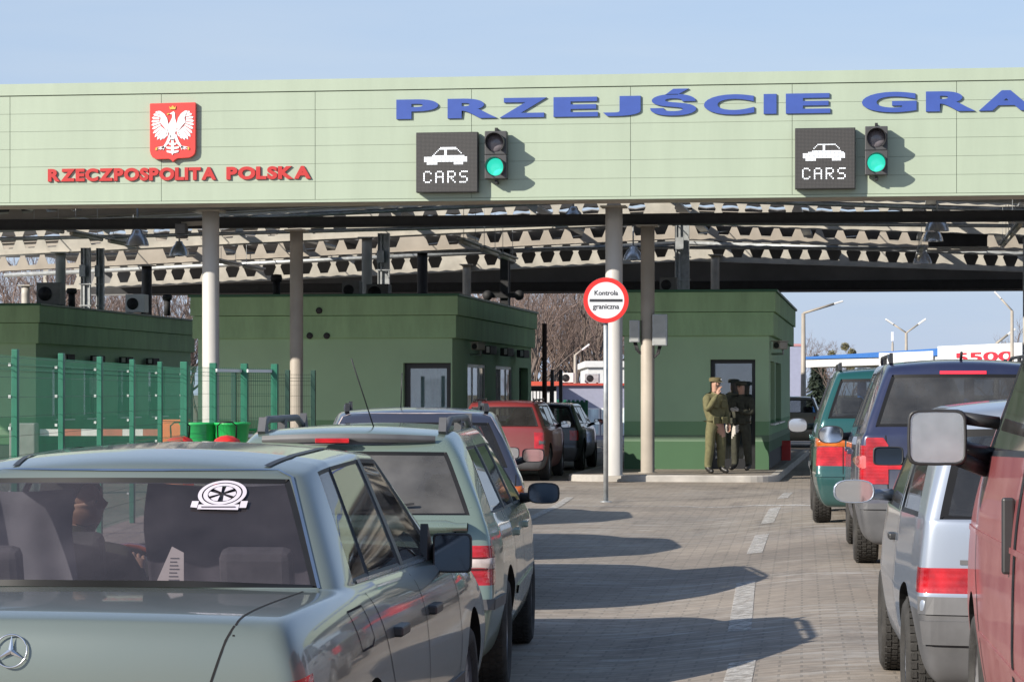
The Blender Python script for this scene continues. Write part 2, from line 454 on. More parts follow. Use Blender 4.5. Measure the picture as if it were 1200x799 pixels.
    def patch(s, name, face, poly, m, off=.004, parent=None, n=14):
        """a flat outline laid on the skin"""
        mb = MB(); cx = sum(p[0] for p in poly)/len(poly); cy = sum(p[1] for p in poly)/len(poly)
        rings = []
        for r in range(1, n+1):
            ring = []
            for p in poly:
                h, nr = s.hit(face, lerp(cx, p[0], r/n), lerp(cy, p[1], r/n))
                ring.append(mb.v(h+nr*off) if h else None)
            rings.append(ring)
        h, nr = s.hit(face, cx, cy); c = mb.v(h+nr*off)
        L = len(poly)
        for k in range(L):
            A, B = rings[0][k], rings[0][(k+1) % L]
            if A and B: mb.face([c, A, B])
            for X, Y in zip(rings, rings[1:]):
                q = [X[k], X[(k+1) % L], Y[(k+1) % L], Y[k]]
                if all(q):
                    f = mb.face(q)
                    if f: f.smooth = True
        return mb.build(name, m, parent or s.root)
    def wheels(s, width=.19, spokes=7, cover=False):
        sp = s.sp; r = sp['wheel_r']; W = sp['W']
        for y in sp['axles']:
            for sx in (-1, 1):
                w = bpy.data.objects.new('wheel', None); COL.objects.link(w); w.parent = s.root
                w.location = (sx*(W-.025-width/2), y, r); w.empty_display_size = .1
                h = width/2; k = r-.10
                t = MB(); t.lathe([(k, -h*.8), (k+.03, -h), (r-.03, -h), (r-.006, -h*.82), (r, -h*.5), (r, h*.5), (r-.006, h*.82), (r-.03, h), (k+.03, h), (k, h*.8)], axis='X', n=36, closed=True)
                for q in range(44):                        # tread blocks
                    a0 = 2*math.pi*q/44
                    for xo, ph in ((-h*.62, 0), (-h*.2, .07), (h*.2, 0), (h*.62, .07)):
                        mx = Matrix.Rotation(a0+ph, 4, 'X')
                        t.box(xo-h*.17, xo+h*.17, -.015, .012, r-.005, r+.004, mx)
                t.build('tyre', M['tyre'], w)
                rm = MB(); o = sx*h*.55
                rm.lathe([(k+.004, -h*.8), (k-.005, -sx*.0), (k+.004, h*.8)], axis='X', n=28, closed=True)
                rm.lathe([(.065, o), (.055, o+sx*.02), (.001, o+sx*.022)], axis='X', n=16)
                if cover: rm.lathe([(k, o-sx*.01), (k*.8, o+sx*.012), (.03, o+sx*.014)], axis='X', n=28)
                else:
                    for q in range(spokes):
                        mx = Matrix.Rotation(2*math.pi*q/spokes, 4, 'X')
                        rm.box(min(o-sx*.015, o+sx*.012), max(o-sx*.015, o+sx*.012), -.028, .028, .04, k, mx)
                rm.build('rim', M['rim'], w)
                dr = MB(); dr.lathe([(.13, -.01), (.13, .01)], (-sx*.02, 0, 0), 'X', 20); dr.build('brake_disc', M['well'], w)
    def mirror(s, pos, w, h, m_shell, foot, rnd=.4, face_m=None, d=.09, tilt=0):
        """door mirror; pos = centre of the glass, foot = where its arm meets the door"""
        pos = Vector(pos); mo = MB(); k = 20
        def ring(y, f):
            out = []
            for i in range(k):
                a = 2*math.pi*i/k; c, e = math.cos(a), math.sin(a); p = rnd
                out.append(mo.v(pos+Vector((w/2*f*math.copysign(abs(c)**p, c), y, h/2*f*math.copysign(abs(e)**p, e)+tilt*w/2*c))))
            return out
        rs = [ring(-.004, .93), ring(-.012, .97), ring(-.002, 1.04), ring(d*.5, .98), ring(d*.85, .75), ring(d, .35)]
        for A, B in zip(rs, rs[1:]):
            for i in range(k):
                f = mo.face([A[i], A[(i+1) % k], B[(i+1) % k], B[i]]); f.smooth = True
        mo.face(rs[-1])
        foot = Vector(foot)
        mid = pos+Vector((0, d*.45, -h*.12))
        mo.tube([mid, lerp(mid, foot, .6), foot], [h*.22, h*.24, h*.28], 10)
        o = mo.build('door_mirror', m_shell, s.root)
        g = MB(); c = g.v(pos+Vector((0, -.003, 0))); rg = []
        for i in range(k):
            a = 2*math.pi*i/k; cc, e = math.cos(a), math.sin(a)
            rg.append(g.v(pos+Vector((w/2*.94*math.copysign(abs(cc)**rnd, cc), -.003, h/2*.94*math.copysign(abs(e)**rnd, e)+tilt*w/2*cc))))
        for i in range(k): g.face([c, rg[i], rg[(i+1) % k]])
        g.build('mirror_glass', face_m or M['mirror'], o)
        return o
    def handle(s, side, y, z, m, w=.2, h=.03):
        p, nr = s.hit(side, y, z)
        if p is None: return
        sx = -1 if side == 'L' else 1
        mb = MB(); mb.box(min(p.x-sx*.01, p.x+sx*.03), max(p.x-sx*.01, p.x+sx*.03), y-w/2, y+w/2, z-h/2, z+h/2)
        mb.build('door_handle', m, s.root, bevel=.008)
    def rail(s, side, y0, y1, m, hgt=.07, wd=.035, inset=.07):
        mb = MB(); pts = []
        for i in range(13):
            f = i/12; y = lerp(y0, y1, f)
            xs = s.railx(y, inset)*(-1 if side == 'L' else 1)
            p, _ = s.hit('T', xs, y); lift = hgt*min(1, min(f, 1-f)*7)
            if p is None: continue
            pts.append(p+Vector((0, 0, lift-.008)))
        mb.tube(pts, wd*.5, 8)
        for f in (.0, .5, 1.0):
            y = lerp(y0, y1, f); xs = s.railx(y, inset)*(-1 if side == 'L' else 1); p, _ = s.hit('T', xs, y)
            dy = .06 if f == 0 else (-.06 if f == 1 else 0)
            mb.bar(p-Vector((0, 0, .02)), p+Vector((0, dy, hgt-.01)), wd, .10)
        return mb.build('roof_rail', m, s.root)
    def railx(s, y, inset):
        a, b, tops = s.sp['cab']
        for (t0, t1) in zip(tops, tops[1:]):
            if t0[0] <= y <= t1[0]: return lerp(t0[2], t1[2], (y-t0[0])/max(1e-6, t1[0]-t0[0]))-inset
        return (tops[0][2] if y < tops[0][0] else tops[-1][2])-inset
    def cabin(s, y0, y1, floor=.42, rows=((1.35, 3), (2.35, 2)), seat_h=.95, shelf=None, hw=None, m=None):
        sp = s.sp; hw = hw or sp['W']*.80; m = m or M['interior']
        mb = MB(); mb.box(-hw, hw, y0, y1, floor-.04, floor)
        mb.box(-hw, hw, y1-.35, y1-.05, floor, sp['rows'][-1][0]-.02)          # dashboard
        mb.box(-hw, -hw+.05, y0, y1, floor, sp['rows'][-1][0]-.06); mb.box(hw-.05, hw, y0, y1, floor, sp['rows'][-1][0]-.06)
        if shelf: mb.box(-hw*.92, hw*.92, shelf[0], shelf[1], shelf[2]-.05, shelf[2])
        mb.build('cabin_lining', m, s.root, bevel=.01)
        for y, cnt in rows:
            if cnt == 2: xs = [(-.40, .24), (.40, .24)]
            else: xs = [(0, hw*.86)]
            for x, w in xs:
                q = MB()
                q.box(x-w, x+w, y-.02, y+.48, floor, floor+.18)
                mx = Matrix.Translation((x, y, floor+.10)) @ Matrix.Rotation(R(14), 4, 'X')
                q.box(-w, w, -.12, .02, 0, seat_h-floor-.08, mx)
                hx = [0] if cnt == 2 else [-.45, .45]
                for h_ in hx: q.box(h_-.12, h_+.12, -.10, -.01, seat_h-floor-.05, seat_h-floor+.13, mx)
                q.build('seat', M['seat_cloth'], s.root, bevel=.03)
        st = MB(); st.lathe([(.185, -.012), (.197, 0), (.185, .012), (.173, 0), (.185, -.012)], axis='Y', n=28, closed=True)
        st.box(-.17, .17, -.012, .012, -.02, .02)
        o = st.build('steering_wheel', sp.get('wheel_m', M['black_plastic']), s.root)
        o.location = (-.40, y1-.55, floor+.47); o.rotation_euler = (R(-22), 0, 0)

COLS = [-1, -.91, -.82, -.45, 0, .45, .82, .91, 1]
def std_ids(sideglass, light_rows=(3,), light_cols=1, light_side=True, bumper_rows=(), cabin_rear=True, a=0, rear_m=(1,), pillar=None):
    """which faces of the cage are panes, lamps and bumpers"""
    def f(kind, i, j, k, K):
        if kind == 'cside' and j == 1 and i in sideglass: return ('side_window', (k, i))
        if kind == 'cside' and j == 1 and pillar and i in pillar: return ('window_pillar', (k, i))
        if kind == 'crear' and j in rear_m and 1 <= k <= K-2: return ('rear_window', 0)
        if kind == 'cfront' and j == 1 and 1 <= k <= K-2: return ('windscreen', 0)
        if kind == 'rear' and j in light_rows and (k < light_cols or k >= K-light_cols): return ('tail_light', int(k >= K/2))
        if kind == 'side' and j in light_rows and i == 0 and light_side: return ('tail_light', k)
        if kind == 'front' and j == 3 and k in (0, 1, 2, K-3, K-2, K-1): return ('headlight', int(k >= K/2))
        if kind == 'rear' and j in bumper_rows: return ('rear_bumper', 0)
        if kind == 'side' and j in bumper_rows and i in (0, 1): return ('rear_bumper', 0)
        if kind == 'front' and j in bumper_rows: return ('front_bumper', 0)
        return None
    return f
def std_parts(body, rear=None, side=None, bumper=None, seal=.014, light=None, pillar=None):
    g = M['glass_clear']
    return {'body': (body, None), 'wheel_well': (M['well'], None), 'side_window': (side or g, None, seal), 'rear_window': (rear or g, None, seal*1.5),
            'windscreen': (g, None, seal), 'tail_light': (light or M['red_lens'], None), 'headlight': (M['lamp_glass'], None),
            'rear_bumper': (bumper or M['grey_plastic'], None), 'front_bumper': (bumper or M['grey_plastic'], None), 'window_pillar': (pillar or M['black_plastic'], None)}
def place(u, t, zg, vpx):
    """origin and heading of a car whose rear centre stands at photo column u, depth t, pointing at vanishing column vpx"""
    p = P(u, VH, t); p.z = zg
    return p, THETA-math.atan((vpx-600)/FPX)
def gen(L, W, H, belt, light, rake, hw_roof, axles, wheel_r, dp, c, b, yA, yW, beltf=None, hood=.80, sill=.2, bump=.56, crow=(0, .05, .90, 1), rear_rows=None,
        rb=.06, hwb=.92, rearw=.94, bumpers=(0, 1), ws_rake=.66, light_cols=2, tuck=.07, crown=.035, body=None, rear_glass=None, side_glass=None, bumper=None, quarter=True, lev=3, pillar=None, light_side=True, seal=.014, bulge=.02, creases=None):
    """control cage of an estate / hatchback / people carrier"""
    bf = beltf or belt-.03
    z3, z4 = light
    rows = [(sill, .86), (sill+.08, .95), (bump, 1.0), (z3, .99), (z4, .985), (belt, hwb)]
    ys = [0, .10, dp, c[0], c[1], b[0], b[1], yA, yW, lerp(yW, L, .45), L-.11, L]
    st = []
    for i, y in enumerate(ys):
        z = lerp(belt, bf, min(1, y/yW))
        if y > yW: z = lerp(bf, hood, ((y-yW)/(L-yW))**1.5)
        wf = lerp(rearw, 1, sstep(0, .9, y)) if y < 1.2 else lerp(1, .9, sstep(L-1.0, L, y))
        st.append((y, z, wf))
    zt = H-crown
    tops = [(rake, zt-.03, hw_roof-.03), (rake+.13, zt-.012, hw_roof-.015), (max(dp+.12, rake+.28), zt, hw_roof), (max(c[0]+.06, rake+.4), zt, hw_roof), (max(c[1]+.06, rake+.48), zt, hw_roof),
            (b[0]+.02, zt, hw_roof), (b[1]+.02, zt, hw_roof), (yW-ws_rake-.10, zt-.012, hw_roof-.01), (yW-ws_rake, zt-.03, hw_roof-.03)]
    glassi = ([2] if quarter else [])+[4, 6]
    return dict(glass_i=[2, 4, 6], L=L, W=W, rows=rows, st=st, cols=COLS, cab=(0, 8, tops), crow=list(crow), rearoff=rear_rows or [.08, .01, 0, .05, .06, .09], frontoff=[.1, .02, 0, .05, .1, .14], rb=rb, crown=crown, axles=axles, wheel_r=wheel_r, lev=lev, bulge=bulge,
                ids=std_ids(glassi, (3,), light_cols, light_side, bumpers, pillar=pillar), parts=std_parts(body, rear_glass, side_glass, bumper, seal))

# ================================================================== left queue
def make_grey_saloon():
    pm = paint('grey_green_metallic_paint', (.158, .190, .174), .28, .28, .55, (.15, .148, .14), .92, .95)
    rows = [(.20, .84), (.27, .95), (.50, 1.0), (.63, 1.0), (.815, .985), (.925, .935), (.955, .885)]
    st = [(0, .945, .94), (.10, .966, .965), (.55, .975, .99), (.98, .975, 1.0), (1.28, .972, 1), (1.58, .97, 1), (2.33, .955, 1), (2.41, .955, 1), (3.25, .945, 1), (3.50, .945, 1), (4.05, .91, .99), (4.62, .80, .96), (4.74, .76, .92)]
    tops = [(1.50, 1.330, .555), (1.68, 1.355, .57), (1.82, 1.365, .58), (2.37, 1.378, .585), (2.44, 1.378, .585), (2.80, 1.365, .58), (2.92, 1.35, .565)]
    base = std_ids([4, 5, 7], (3,), 3, True, (0, 1), a=3, pillar=[6])
    sp = dict(glass_i=[4, 5, 7], creases=lambda n, J, K, a, b, m: [(('L', 0, J, k), ('L', 0, J, k+1), .75) for k in range(1, K-1)]+[(('L', i, J, k), ('L', i+1, J, k), .35) for i in range(0, a) for k in (0, K)], L=4.74, W=.87, rows=rows, st=st, cols=COLS, cab=(3, 9, tops), crow=[0, .03, .955, 1], rearoff=[.08, 0, 0, .05, .045, .065, .10], frontoff=[.1, .02, 0, .04, .05, .07, .1], rb=.05, crb=.09, crown=.045,
              axles=(1.07, 3.87), wheel_r=.315, ids=base, parts=dict(std_parts(pm, M['glass_rear'], M['glass_clear'], M['grey_plastic'], .013), windscreen=(M['glass_rear'], None, .016)), lev=3, wheel_m=mat('polished_wood_rim', (.40, .075, .03), .25, 0, .8))
    loc, h = place(12, 7.38, 0, 911)
    c = Car('saloon_car', 'grey-green saloon car with a round white sticker in its rear window, closest on the left', 'car', loc, h, sp)
    c.wheels(.195, 15, False)
    c.cabin(1.25, 3.45, .36, ((1.45, 3), (2.32, 2)), .90, (1.0, 1.5, .93))
    g = []
    for sd in 'LR':
        g += [(sd, [(1.30, .95), (1.36, .85), (1.44, .72), (1.52, .60), (1.52, .35)]), (sd, [(2.37, .94), (2.38, .35)]), (sd, [(3.32, .93), (3.36, .62), (3.30, .35)]), (sd, [(1.52, .36), (3.30, .36)])]
    g += [('R', [(.84, .925), (1.10, .925), (1.15, .82), (1.10, .80), (.90, .80), (.84, .925)])]
    for sx in (-1, 1):
        g += [('T', [(sx*.66, .93), (sx*.63, .30), (sx*.62, .06)]), ('B', [(sx*.618, .948), (sx*.60, .91), (sx*.52, .66)])]
    g += [('B', [(-.52, .655), (.52, .655)])]
    c.ribbons('panel_gap', g, M['gap'], .007, .0012, c.body)
    c.ribbons('roof_moulding', [('T', [(sx*.43, 1.52), (sx*.46, 1.75), (sx*.47, 2.9)]) for sx in (-1, 1)], M['black_plastic'], .022, .004, c.body)
    c.ribbons('side_moulding', [(sd, [(.42, .46), (.72, .46)]) for sd in 'LR']+[(sd, [(1.45, .45), (3.45, .45)]) for sd in 'LR'], M['grey_plastic'], .05, .010, c.body, .01)
    c.ribbons('window_trim', [('B', [(-.70, .985), (-.525, 1.318), (-.47, 1.342), (.47, 1.342), (.525, 1.318), (.70, .985)])], M['chrome'], .010, .004, c.body)
    c.ribbons('door_window_trim', [(sd, [(1.30, .985), (3.22, .95)]) for sd in 'LR'], M['chrome'], .012, .004, c.body)
    for sd in 'LR':
        for y in (1.66, 2.56): c.handle(sd, y, .80, M['black_plastic'], .19, .035)
    for sx in (-1, 1):
        c.mirror((sx*.865, 3.06, .975), .15, .150, M['black_plastic'], (sx*.77, 3.16, .965), .25, d=.10, face_m=M['mirror_dark'])
        tri = MB(); tri.prism([(2.98, .945), (3.24, .94), (3.02, 1.09)], sx*.745, sx*.775, 'YZ'); tri.build('mirror_mount', M['black_plastic'], c.root)
    # star in a ring on the boot lid
    p, nr = c.hit('B', 0, .878)
    e = MB(); q = Matrix.Translation(p+nr*.008) @ nr.to_track_quat('Z', 'Y').to_matrix().to_4x4()
    k = 40; e.tube([q @ Vector((.046*math.cos(2*math.pi*i/k), .046*math.sin(2*math.pi*i/k), 0)) for i in range(k+1)], .0026, 8, False)
    for a in (90, 210, 330):
        A = R(a); d, s_ = Vector((math.cos(A), math.sin(A), 0)), Vector((-math.sin(A), math.cos(A), 0))
        tip, ce = e.v(q @ (d*.046)), e.v(q @ Vector((0, 0, .004))); l_, r_ = e.v(q @ (d*.005+s_*.007)), e.v(q @ (d*.005-s_*.007))
        e.face([ce, l_, tip]); e.face([ce, tip, r_])
    e.build('star_badge', M['chrome'], c.root)
    # round wheel emblem with a ribbon, stuck on the rear window
    wm = mat('white_vinyl', (.60, .55, .61), .6, var=.05); dm = mat('dark_vinyl', (.10, .09, .11), .7, var=.1)
    def gl(x, z, o=.010):
        h_, nr_ = c.hit('B', .315+x, 1.268+z*.80); return h_+nr_*(o-.012+.0006)
    a_, _ = c.hit('B', .34, 1.00); b_, _ = c.hit('B', .34, 1.32)
    f = .70
    gp_ = lerp(a_, b_, f)+Vector((0, -.012, 0)); gzv = (b_-a_).normalized(); gx = Vector((1, .10, 0)).normalized(); gn = gx.cross(gzv).normalized()
    if gn.y > 0: gn = -gn
    st_ = MB().use(wm); k = 44
    def ellring(r0, r1, o=.012):
        A = [st_.v(gl(r0*.078*math.cos(2*math.pi*i/k), r0*.052*math.sin(2*math.pi*i/k), o)) for i in range(k)]
        B = [st_.v(gl(r1*.078*math.cos(2*math.pi*i/k), r1*.052*math.sin(2*math.pi*i/k), o)) for i in range(k)]
        for i in range(k): st_.face([A[i], A[(i+1) % k], B[(i+1) % k], B[i]])
    ellring(.84, 1.0); ellring(.60, .78)
    for q in range(3):                                          # six wedge-shaped petals
        A = R(90+120*q)
        for da in (-.50, .50):
            pts = [(.14, A+da*.9), (.55, A+da-.34), (.58, A+da), (.55, A+da+.34)]
            st_.face([st_.v(gl(r_*.078*math.cos(a2), r_*.052*math.sin(a2), .012)) for r_, a2 in pts])
    st_.prism([(0, 0), (.001, 0), (.001, .001)], 0, .0005)
    for (x0, x1, z0, z1) in ((-.066, .066, -.064, -.043), (-.090, -.068, -.056, -.030), (.068, .090, -.056, -.030)):
        st_.face([st_.v(gl(x, z, .014)) for x, z in ((x0, z0+.003*(x0 < 0)), (x1, z0), (x1, z1), (x0, z1))])
    st_.use(dm)
    st_.face([st_.v(gl(x, z, .016)) for x, z in ((-.055, -.056), (.055, -.056), (.055, -.052), (-.055, -.052))])
    st_.build('window_sticker', None, c.root, normals=False)
    return c, loc, h
saloon, SAL_LOC, SAL_H = make_grey_saloon()

def make_green_estate():
    pm = paint('pale_green_metallic_paint', (.22, .285, .24), .40, .26, .30, (.22, .22, .20), .7, .9)
    sp = gen(4.43, .848, 1.425, .955, (.575, .845), .50, .555, (.90, 3.52), .30, .50, (1.22, 1.32), (2.12, 2.2), 3.02, 3.30, .91, .70, crow=(0, .03, .80, 1), rear_rows=[.06, .01, 0, .065, .07, .12], body=pm, rear_glass=M['glass_dusty'],
             bumpers=(), ws_rake=.68, bump=.555, hwb=.925, pillar=[3])
    loc, h = place(396, 13.5, 0, 778)
    c = Car('estate_car', 'pale green estate car with grey roof rails, right in front of the grey-green saloon', 'car', loc, h, sp)
    c.wheels(.185, 7); c.cabin(.7, 3.2, .36, ((1.5, 3), (2.35, 2)), .92)
    sp_ = MB(); k = 16
    def spo(u, v):
        x = (u*2-1)*.66; a = v*2*math.pi
        return Vector((x, .055-.05*(1-(x/.66)**2)+.055*math.cos(a), .915+.036*math.sin(a)*(1 if abs(x) < .6 else .6)))
    sp_.grid(spo, 24, 14)
    for u_ in (0, 1): sp_.face([sp_.v(spo(u_, q/14)) for q in range(14)])
    sp_.build('tailgate_spoiler', pm, c.root)
    rs = MB()
    def rsp(u, v):
        x = (u*2-1)*.46; b_ = 1-(x/.46)**2
        return Vector((x, .46-.10*b_-.03*v+(.05 if v > .5 else 0), 1.372-.058*v+.014*b_))
    rs.grid(rsp, 20, 4); rs.build('roof_spoiler', M['grey_plastic'], c.root)
    bl = MB(); bl.box(-.16, .02, .315, .345, 1.337, 1.362); bl.build('brake_light', M['red_lens'], c.root, bevel=.004)
    c.patch('reverse_lens', 'B', [(.56, .70), (.78, .70), (.78, .755), (.56, .755)], M['clear_lens'], .005)
    c.patch('reverse_lens', 'R', [(.09, .70), (.16, .70), (.14, .755), (.09, .755)], M['clear_lens'], .005)
    c.ribbons('panel_gap', [('B', [(-.82, z_), (-.56, z_)]) for z_ in (.698, .757)]+[('B', [(.56, z_), (.82, z_)]) for z_ in (.698, .757)], M['gap'], .005, .007, c.body)
    c.ribbons('bumper_strip', [('B', [(-.82, .52), (.82, .52)]), ('R', [(.06, .52), (.50, .52)])], M['grey_plastic'], .055, .012, c.body, .01)
    wp = MB(); wp.bar((.05, .10, .985), (.38, .115, 1.03), .012); wp.tube([(.05, .14, .965), (.05, .09, .985)], .014, 8); wp.build('wiper', M['black_plastic'], c.root)
    g = []
    for sd in 'LR': g += [(sd, [(1.27, .93), (1.30, .75), (1.36, .58), (1.36, .30)]), (sd, [(2.16, .92), (2.16, .30)]), (sd, [(3.1, .9), (3.14, .55), (3.06, .3)]), (sd, [(1.36, .30), (3.06, .30)])]
    g += [('B', [(-.60, .93), (-.56, .60), (.56, .60), (.60, .93)])]
    c.ribbons('panel_gap', g, M['gap'], .007, .0012, c.body)
    c.ribbons('side_moulding', [(sd, [(1.4, .50), (3.0, .50)]) for sd in 'LR'], pm, .045, .010, c.body, .01)
    for sd in 'LR':
        c.rail(sd, .62, 2.35, M['grey_plastic'], .065, .040, .055)
        for y in (1.5, 2.4): c.handle(sd, y, .82, pm, .19, .04)
    for sx in (-1, 1): c.mirror((sx*.925, 2.78, .985), .19, .125, M['black_plastic'], (sx*.78, 2.86, .95), .6, d=.11, face_m=M['mirror_dark'])
    an = MB(); p, _ = c.hit('T', .10, .75); an.tube([p, p+Vector((-.09, -.25, .36))], .004, 6); an.build('aerial', M['black_plastic'], c.root)
    return c
make_green_estate()

def make_violet_estate():
    pm = paint('violet_grey_paint', (.048, .054, .085), .35, .30, .35, (.17, .16, .155), .9, .8)
    sp = gen(4.62, .84, 1.49, 1.02, (.66, .945), .46, .585, (.95, 3.6), .31, .55, (1.3, 1.38), (2.2, 2.28), 3.15, 3.45, .96, .78, crow=(0, .08, .87, 1), body=pm, rear_glass=M['glass_clear'], bumper=M['grey_plastic'], ws_rake=.7, bump=.6, hwb=.93)
    loc, h = place(489, 19.2, 0, 470)
    c = Car('estate_car', 'violet-grey estate car with a large rear window, half hidden by the pale green estate', 'car', loc, h, sp)
    c.wheels(); c.cabin(.7, 3.3, .38, ((1.6, 3), (2.5, 2)), 1.0)
    for sx in (-1, 1):
        c.patch('indicator_lens', 'B', [(sx*.60, .86), (sx*.80, .86), (sx*.80, .935), (sx*.60, .935)], M['amber_lens'], .006)
        c.mirror((sx*.98, 2.75, 1.08), .18, .11, M['black_plastic'], (sx*.78, 2.85, 1.0), .5)
    for sd in 'LR': c.rail(sd, .58, 2.5, M['black_plastic'], .05, .03, .05)
    c.ribbons('panel_gap', [('B', [(-.72, 1.0), (-.70, .64), (.70, .64), (.72, 1.0)])], M['gap'], .008, .0015, c.body)
    c.ribbons('window_trim', [('B', [(-.745, 1.05), (-.55, 1.42), (-.48, 1.445), (.48, 1.445), (.55, 1.42), (.745, 1.05)])], M['clear_lens'], .012, .003, c.body)
    an = MB(); an.tube([Vector((-.12, 1.0, 1.48)), Vector((-.11, .98, 1.75))], .004, 6); an.build('aerial', M['black_plastic'], c.root)
make_violet_estate()

def make_red_estate():
    pm = paint('faded_red_paint', (.22, .028, .030), .15, .35, .75, (.14, .10, .09), 1.0, .6)
    sp = gen(4.6, .84, 1.46, .97, (.52, .955), .38, .60, (.95, 3.6), .31, .5, (1.25, 1.33), (2.2, 2.28), 3.1, 3.4, .94, .76, crow=(0, .04, .86, 1), body=pm, bumper=M['grey_plastic'], bump=.48, hwb=.94, lev=2, rearw=.96)
    loc, h = place(586, 47.7, 0, 938)
    c = Car('estate_car', 'dusty red estate car waiting past the round border sign', 'car', loc, h, sp)
    c.wheels(); c.cabin(.7, 3.3, .38, ((1.6, 3), (2.5, 2)), .98)
    c.ribbons('panel_gap', [('R', [(1.3, .93), (1.32, .4)]), ('R', [(2.24, .93), (2.24, .3)])], M['gap'], .012, .002, c.body)
    for sx in (-1, 1):
        c.patch('reverse_lens', 'B', [(sx*.70, .66), (sx*.80, .66), (sx*.80, .74), (sx*.70, .74)], M['grey_plastic'], .006)
        c.mirror((sx*.95, 2.75, 1.0), .19, .13, M['black_plastic'], (sx*.78, 2.85, .97), .5)
    for sd in 'LR': c.rail(sd, .6, 2.5, M['black_plastic'], .05, .03, .05)
make_red_estate()

def make_dark_hatch(name, label, u, t, zg, vpx, col, H=1.40, sp_kw=None, extras=True):
    pm = paint(name+'_paint', col, .3, .25, .35, (.10, .09, .085), .8, .9)
    kw = dict(body=pm, bump=.50, hwb=.93, lev=2, rear_glass=M['glass_tint'], side_glass=M['glass_tint']); kw.update(sp_kw or {})
    sp = gen(4.2, .84, H, .95, (.60, .86), .62, .57, (.85, 3.42), .30, .55, (1.2, 1.28), (2.05, 2.13), 2.9, 3.2, .90, .72, **kw)
    loc, h = place(u, t, zg, vpx)
    c = Car(name, label, 'car', loc, h, sp)
    c.wheels(); c.cabin(.7, 3.1, .36, ((1.5, 3), (2.35, 2)), .92)
    return c, pm
c, pm = make_dark_hatch('hatchback_car', 'black hatchback in the shade of the canopy in front of the red estate', 633, 54, 0, 997, (.016, .013, .016))
for sx in (-1, 1): c.mirror((sx*.95, 2.6, .98), .19, .12, M['black_plastic'], (sx*.78, 2.7, .93), .5)
c.ribbons('panel_gap', [('R', [(1.22, .9), (1.25, .4)]), ('R', [(2.1, .9), (2.1, .3)])], M['gap'], .012, .002, c.body)

for (lab, u, t_, vp, col) in (('dark blue hatchback hidden behind the violet-grey estate car', 486, 25.0, 540, (.03, .04, .09)), ('grey hatchback hidden two cars ahead of the pale green estate', 486, 31.6, 640, (.16, .16, .17))):
    c, pm = make_dark_hatch('hatchback_car', lab, u, t_, 0, vp, col, 1.36)
    for sx in (-1, 1): c.mirror((sx*.95, 2.6, .97), .19, .12, M['black_plastic'], (sx*.78, 2.7, .93), .5)

# ================================================================== right queue (its lane lies .15 m higher)
def mpv(name, label, u, t, col, light, light_cols, lower, dirt, older=False):
    pm = paint(name+'_paint', col, .3, .24, dirt, (.15, .145, .14), 1.1, .9)
    sp = gen(4.62, .905, 1.735, 1.10, light, .34, .635, (.95, 3.78), .325, .55, (1.35, 1.45), (2.35, 2.45), 3.3, 3.75, 1.04, .86, crow=(0, .13, .88, 1), rear_rows=[.06, .01, 0, .05, .06, .07],
             body=pm, rear_glass=M['glass_clear'] if older else M['glass_tint'], side_glass=M['glass_clear'] if older else M['glass_tint'], bumper=lower or pm, bump=.58, hwb=.945, ws_rake=.85, light_cols=light_cols, crown=.045, rearw=.95, seal=.02)
    loc, h = place(u, t, .15, 923)
    c = Car(name, label, 'people carrier', loc, h, sp)
    c.wheels(.205, 7); c.cabin(.7, 3.6, .5, ((1.4, 3), (2.5, 2)), 1.2)
    for sd in 'LR':
        c.rail(sd, .55, 2.9, M['black_plastic'], .075, .03, .05)
        for y in (1.7, 2.75): c.handle(sd, y, .93, pm, .2, .04)
    g = []
    for sd in 'LR': g += [(sd, [(1.42, 1.05), (1.46, .75), (1.5, .33)]), (sd, [(2.4, 1.04), (2.4, .33)]), (sd, [(3.55, 1.02), (3.42, .6), (3.42, .33)])]
    c.ribbons('panel_gap', g, M['gap'], .009, .0015, c.body)
    c.ribbons('side_moulding', [(sd, [(1.45, .60), (3.4, .60)]) for sd in 'LR'], M['grey_plastic'], .05, .010, c.body, .01)
    return c, pm
c, pm = mpv('people_carrier', 'dark teal people carrier with orange and red tail lights, farthest of the right queue', 1049, 28.7, (.008, .082, .078), (.62, .86), 3, None, .25, True)
for sx in (-1, 1):
    c.patch('indicator_lens', 'B', [(sx*.54, .855), (sx*.86, .855), (sx*.85, .955), (sx*.54, .955)], M['amber_lens'], .006)
    c.mirror((sx*1.04, 3.0, 1.06), .23, .17, M['black_plastic'], (sx*.84, 3.15, 1.04), .7)
c.ribbons('tail_band', [('B', [(-.50, .75), (.50, .75)])], M['red_lens'], .17, .006, c.body)
c.ribbons('panel_gap', [('B', [(-.56, .95), (-.56, .46), (-.4, .42), (.4, .42), (.56, .46), (.56, .95)])], M['gap'], .010, .0025, c.body)
c.ribbons('bumper_strip', [('B', [(-.88, .55), (.88, .55)])], pm, .03, .012, c.body, .01)

